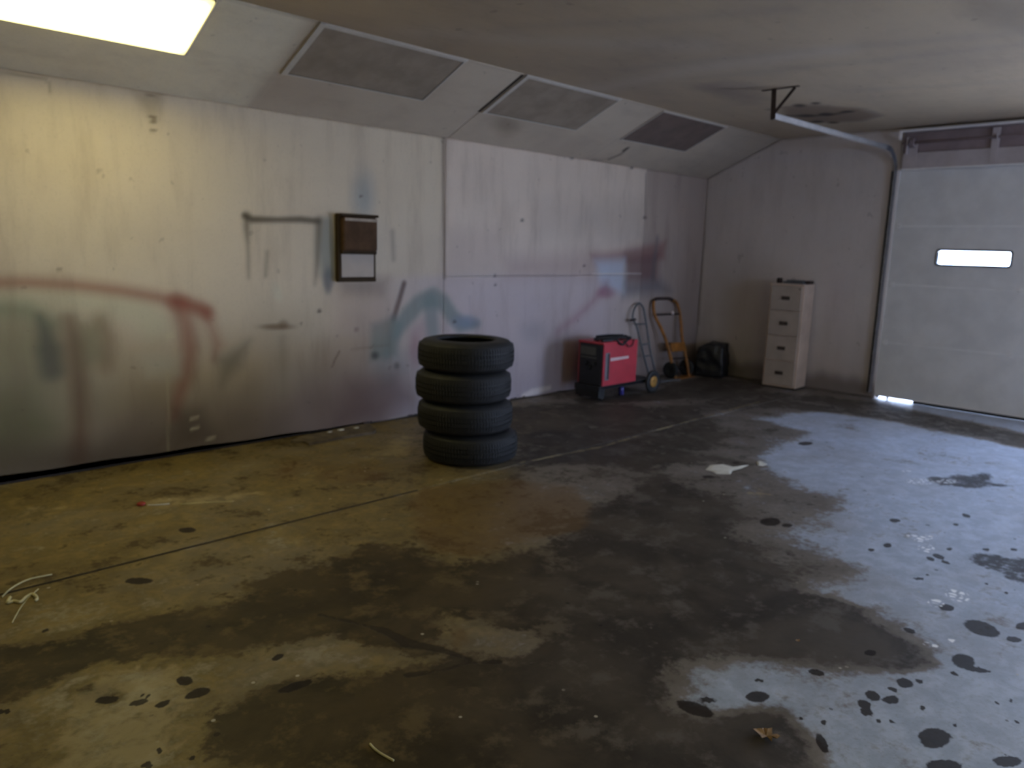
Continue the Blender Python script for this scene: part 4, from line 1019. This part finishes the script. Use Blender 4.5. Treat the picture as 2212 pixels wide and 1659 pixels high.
strand('string', [(390, 1089), (430, 1086), (470, 1084), (505, 1083)], .0022, M['straw'], 'thin pale string on the floor right of the red cap', 'string')
strand('plastic_strap', [(4, 1290), (20, 1274), (42, 1260), (66, 1250), (95, 1244), (112, 1241)], .0035, M['straw'], 'long curved pale strap on the floor at the left edge', 'strap', .01)
strand('crumpled_tape', [(22, 1290), (16, 1302), (30, 1298), (44, 1300), (56, 1290), (70, 1283), (80, 1292), (76, 1297)], .007, M['straw'], 'crumpled strip of pale tape on the floor joint at the left edge', 'tape')
strand('string', [(83, 1272), (62, 1291), (46, 1310), (34, 1330), (26, 1345)], .0025, M['straw'], 'thin string crossing the crumpled tape at the left edge', 'string')
strand('twig', [(799, 1607), (808, 1617), (820, 1626), (832, 1633), (850, 1643)], .004, M['straw'], 'short pale twig on the floor at the bottom edge', 'twig')
def scrap(name, px, label, mat, cat, h=.006, nsub=2):
    pts = [f2(*q) for q in px]; cx_, cy_ = np.mean(pts, 0)
    bm = bmnew(); rings = []
    for k, s_ in enumerate((1, .72, .4)):
        rings.append([bm.verts.new((cx_+(x-cx_)*s_, cy_+(y-cy_)*s_, .0015+(0 if k == 0 else random.uniform(.3, 1.0)*h))) for x, y in pts])
    c0 = bm.verts.new((cx_, cy_, h*.7)); n = len(pts)
    for A_, B_ in zip(rings[:-1], rings[1:]):
        for k in range(n): bm.faces.new((A_[k], A_[(k+1) % n], B_[(k+1) % n], B_[k]))
    for k in range(n): bm.faces.new((rings[-1][k], rings[-1][(k+1) % n], c0))
    bm.faces.new([bm.verts.new(v.co-Vector((0, 0, .001))) for v in rings[0]][::-1])
    return tag(link(name, bm, mat), label, cat)
scrap('paper_scrap', [(1524, 1015), (1534, 1005), (1560, 1003), (1585, 1009), (1618, 1005), (1600, 1013), (1582, 1017), (1578, 1025), (1548, 1024), (1538, 1018)], 'flattened pale paper scrap in the middle of the floor', M['paper'], 'paper')
scrap('paper_scrap', [(1634, 998), (1642, 995), (1650, 999), (1658, 1003), (1648, 1007), (1637, 1006)], 'small pale paper scrap right of the larger one', M['paper'], 'paper')
def leaf(px, py, s_, rot, label, name='dry_leaf', mat='leaf'):
    bm = bmnew(); q = on_floor(px, py); V = []
    out = [(0, -1), (.35, -.75), (.3, -.4), (.75, -.35), (.5, -.05), (.8, .3), (.35, .35), (.2, .8), (0, 1), (-.2, .7), (-.4, .4), (-.85, .25), (-.5, -.1), (-.7, -.45), (-.3, -.45), (-.3, -.8)]
    for z in (0, -.0015): V.append([bm.verts.new((x*s_, y*s_, .006+.28*s_*abs(math.sin(3*x+y*2))+z)) for x, y in out])
    c_ = bm.verts.new((0, 0, .004)); c1 = bm.verts.new((0, 0, .0025)); n = len(out)
    for k in range(n):
        bm.faces.new((V[0][k], V[0][(k+1) % n], c_)); bm.faces.new((V[1][(k+1) % n], V[1][k], c1)); bm.faces.new((V[0][k], V[1][k], V[1][(k+1) % n], V[0][(k+1) % n]))
    o_ = link(name, bm, M[mat], None, False, (q[0], q[1], .001)); o_.rotation_euler = (0, 0, rot); tag(o_, label, 'leaf'); return o_
l_ = leaf(1655, 1592, .045, .4, 'curled dry brown leaf on the dark patch near the bottom edge')
leaf(1723, 1387, .012, 1.4, 'tiny orange brown leaf bit on the dark stain', 'leaf_bit')
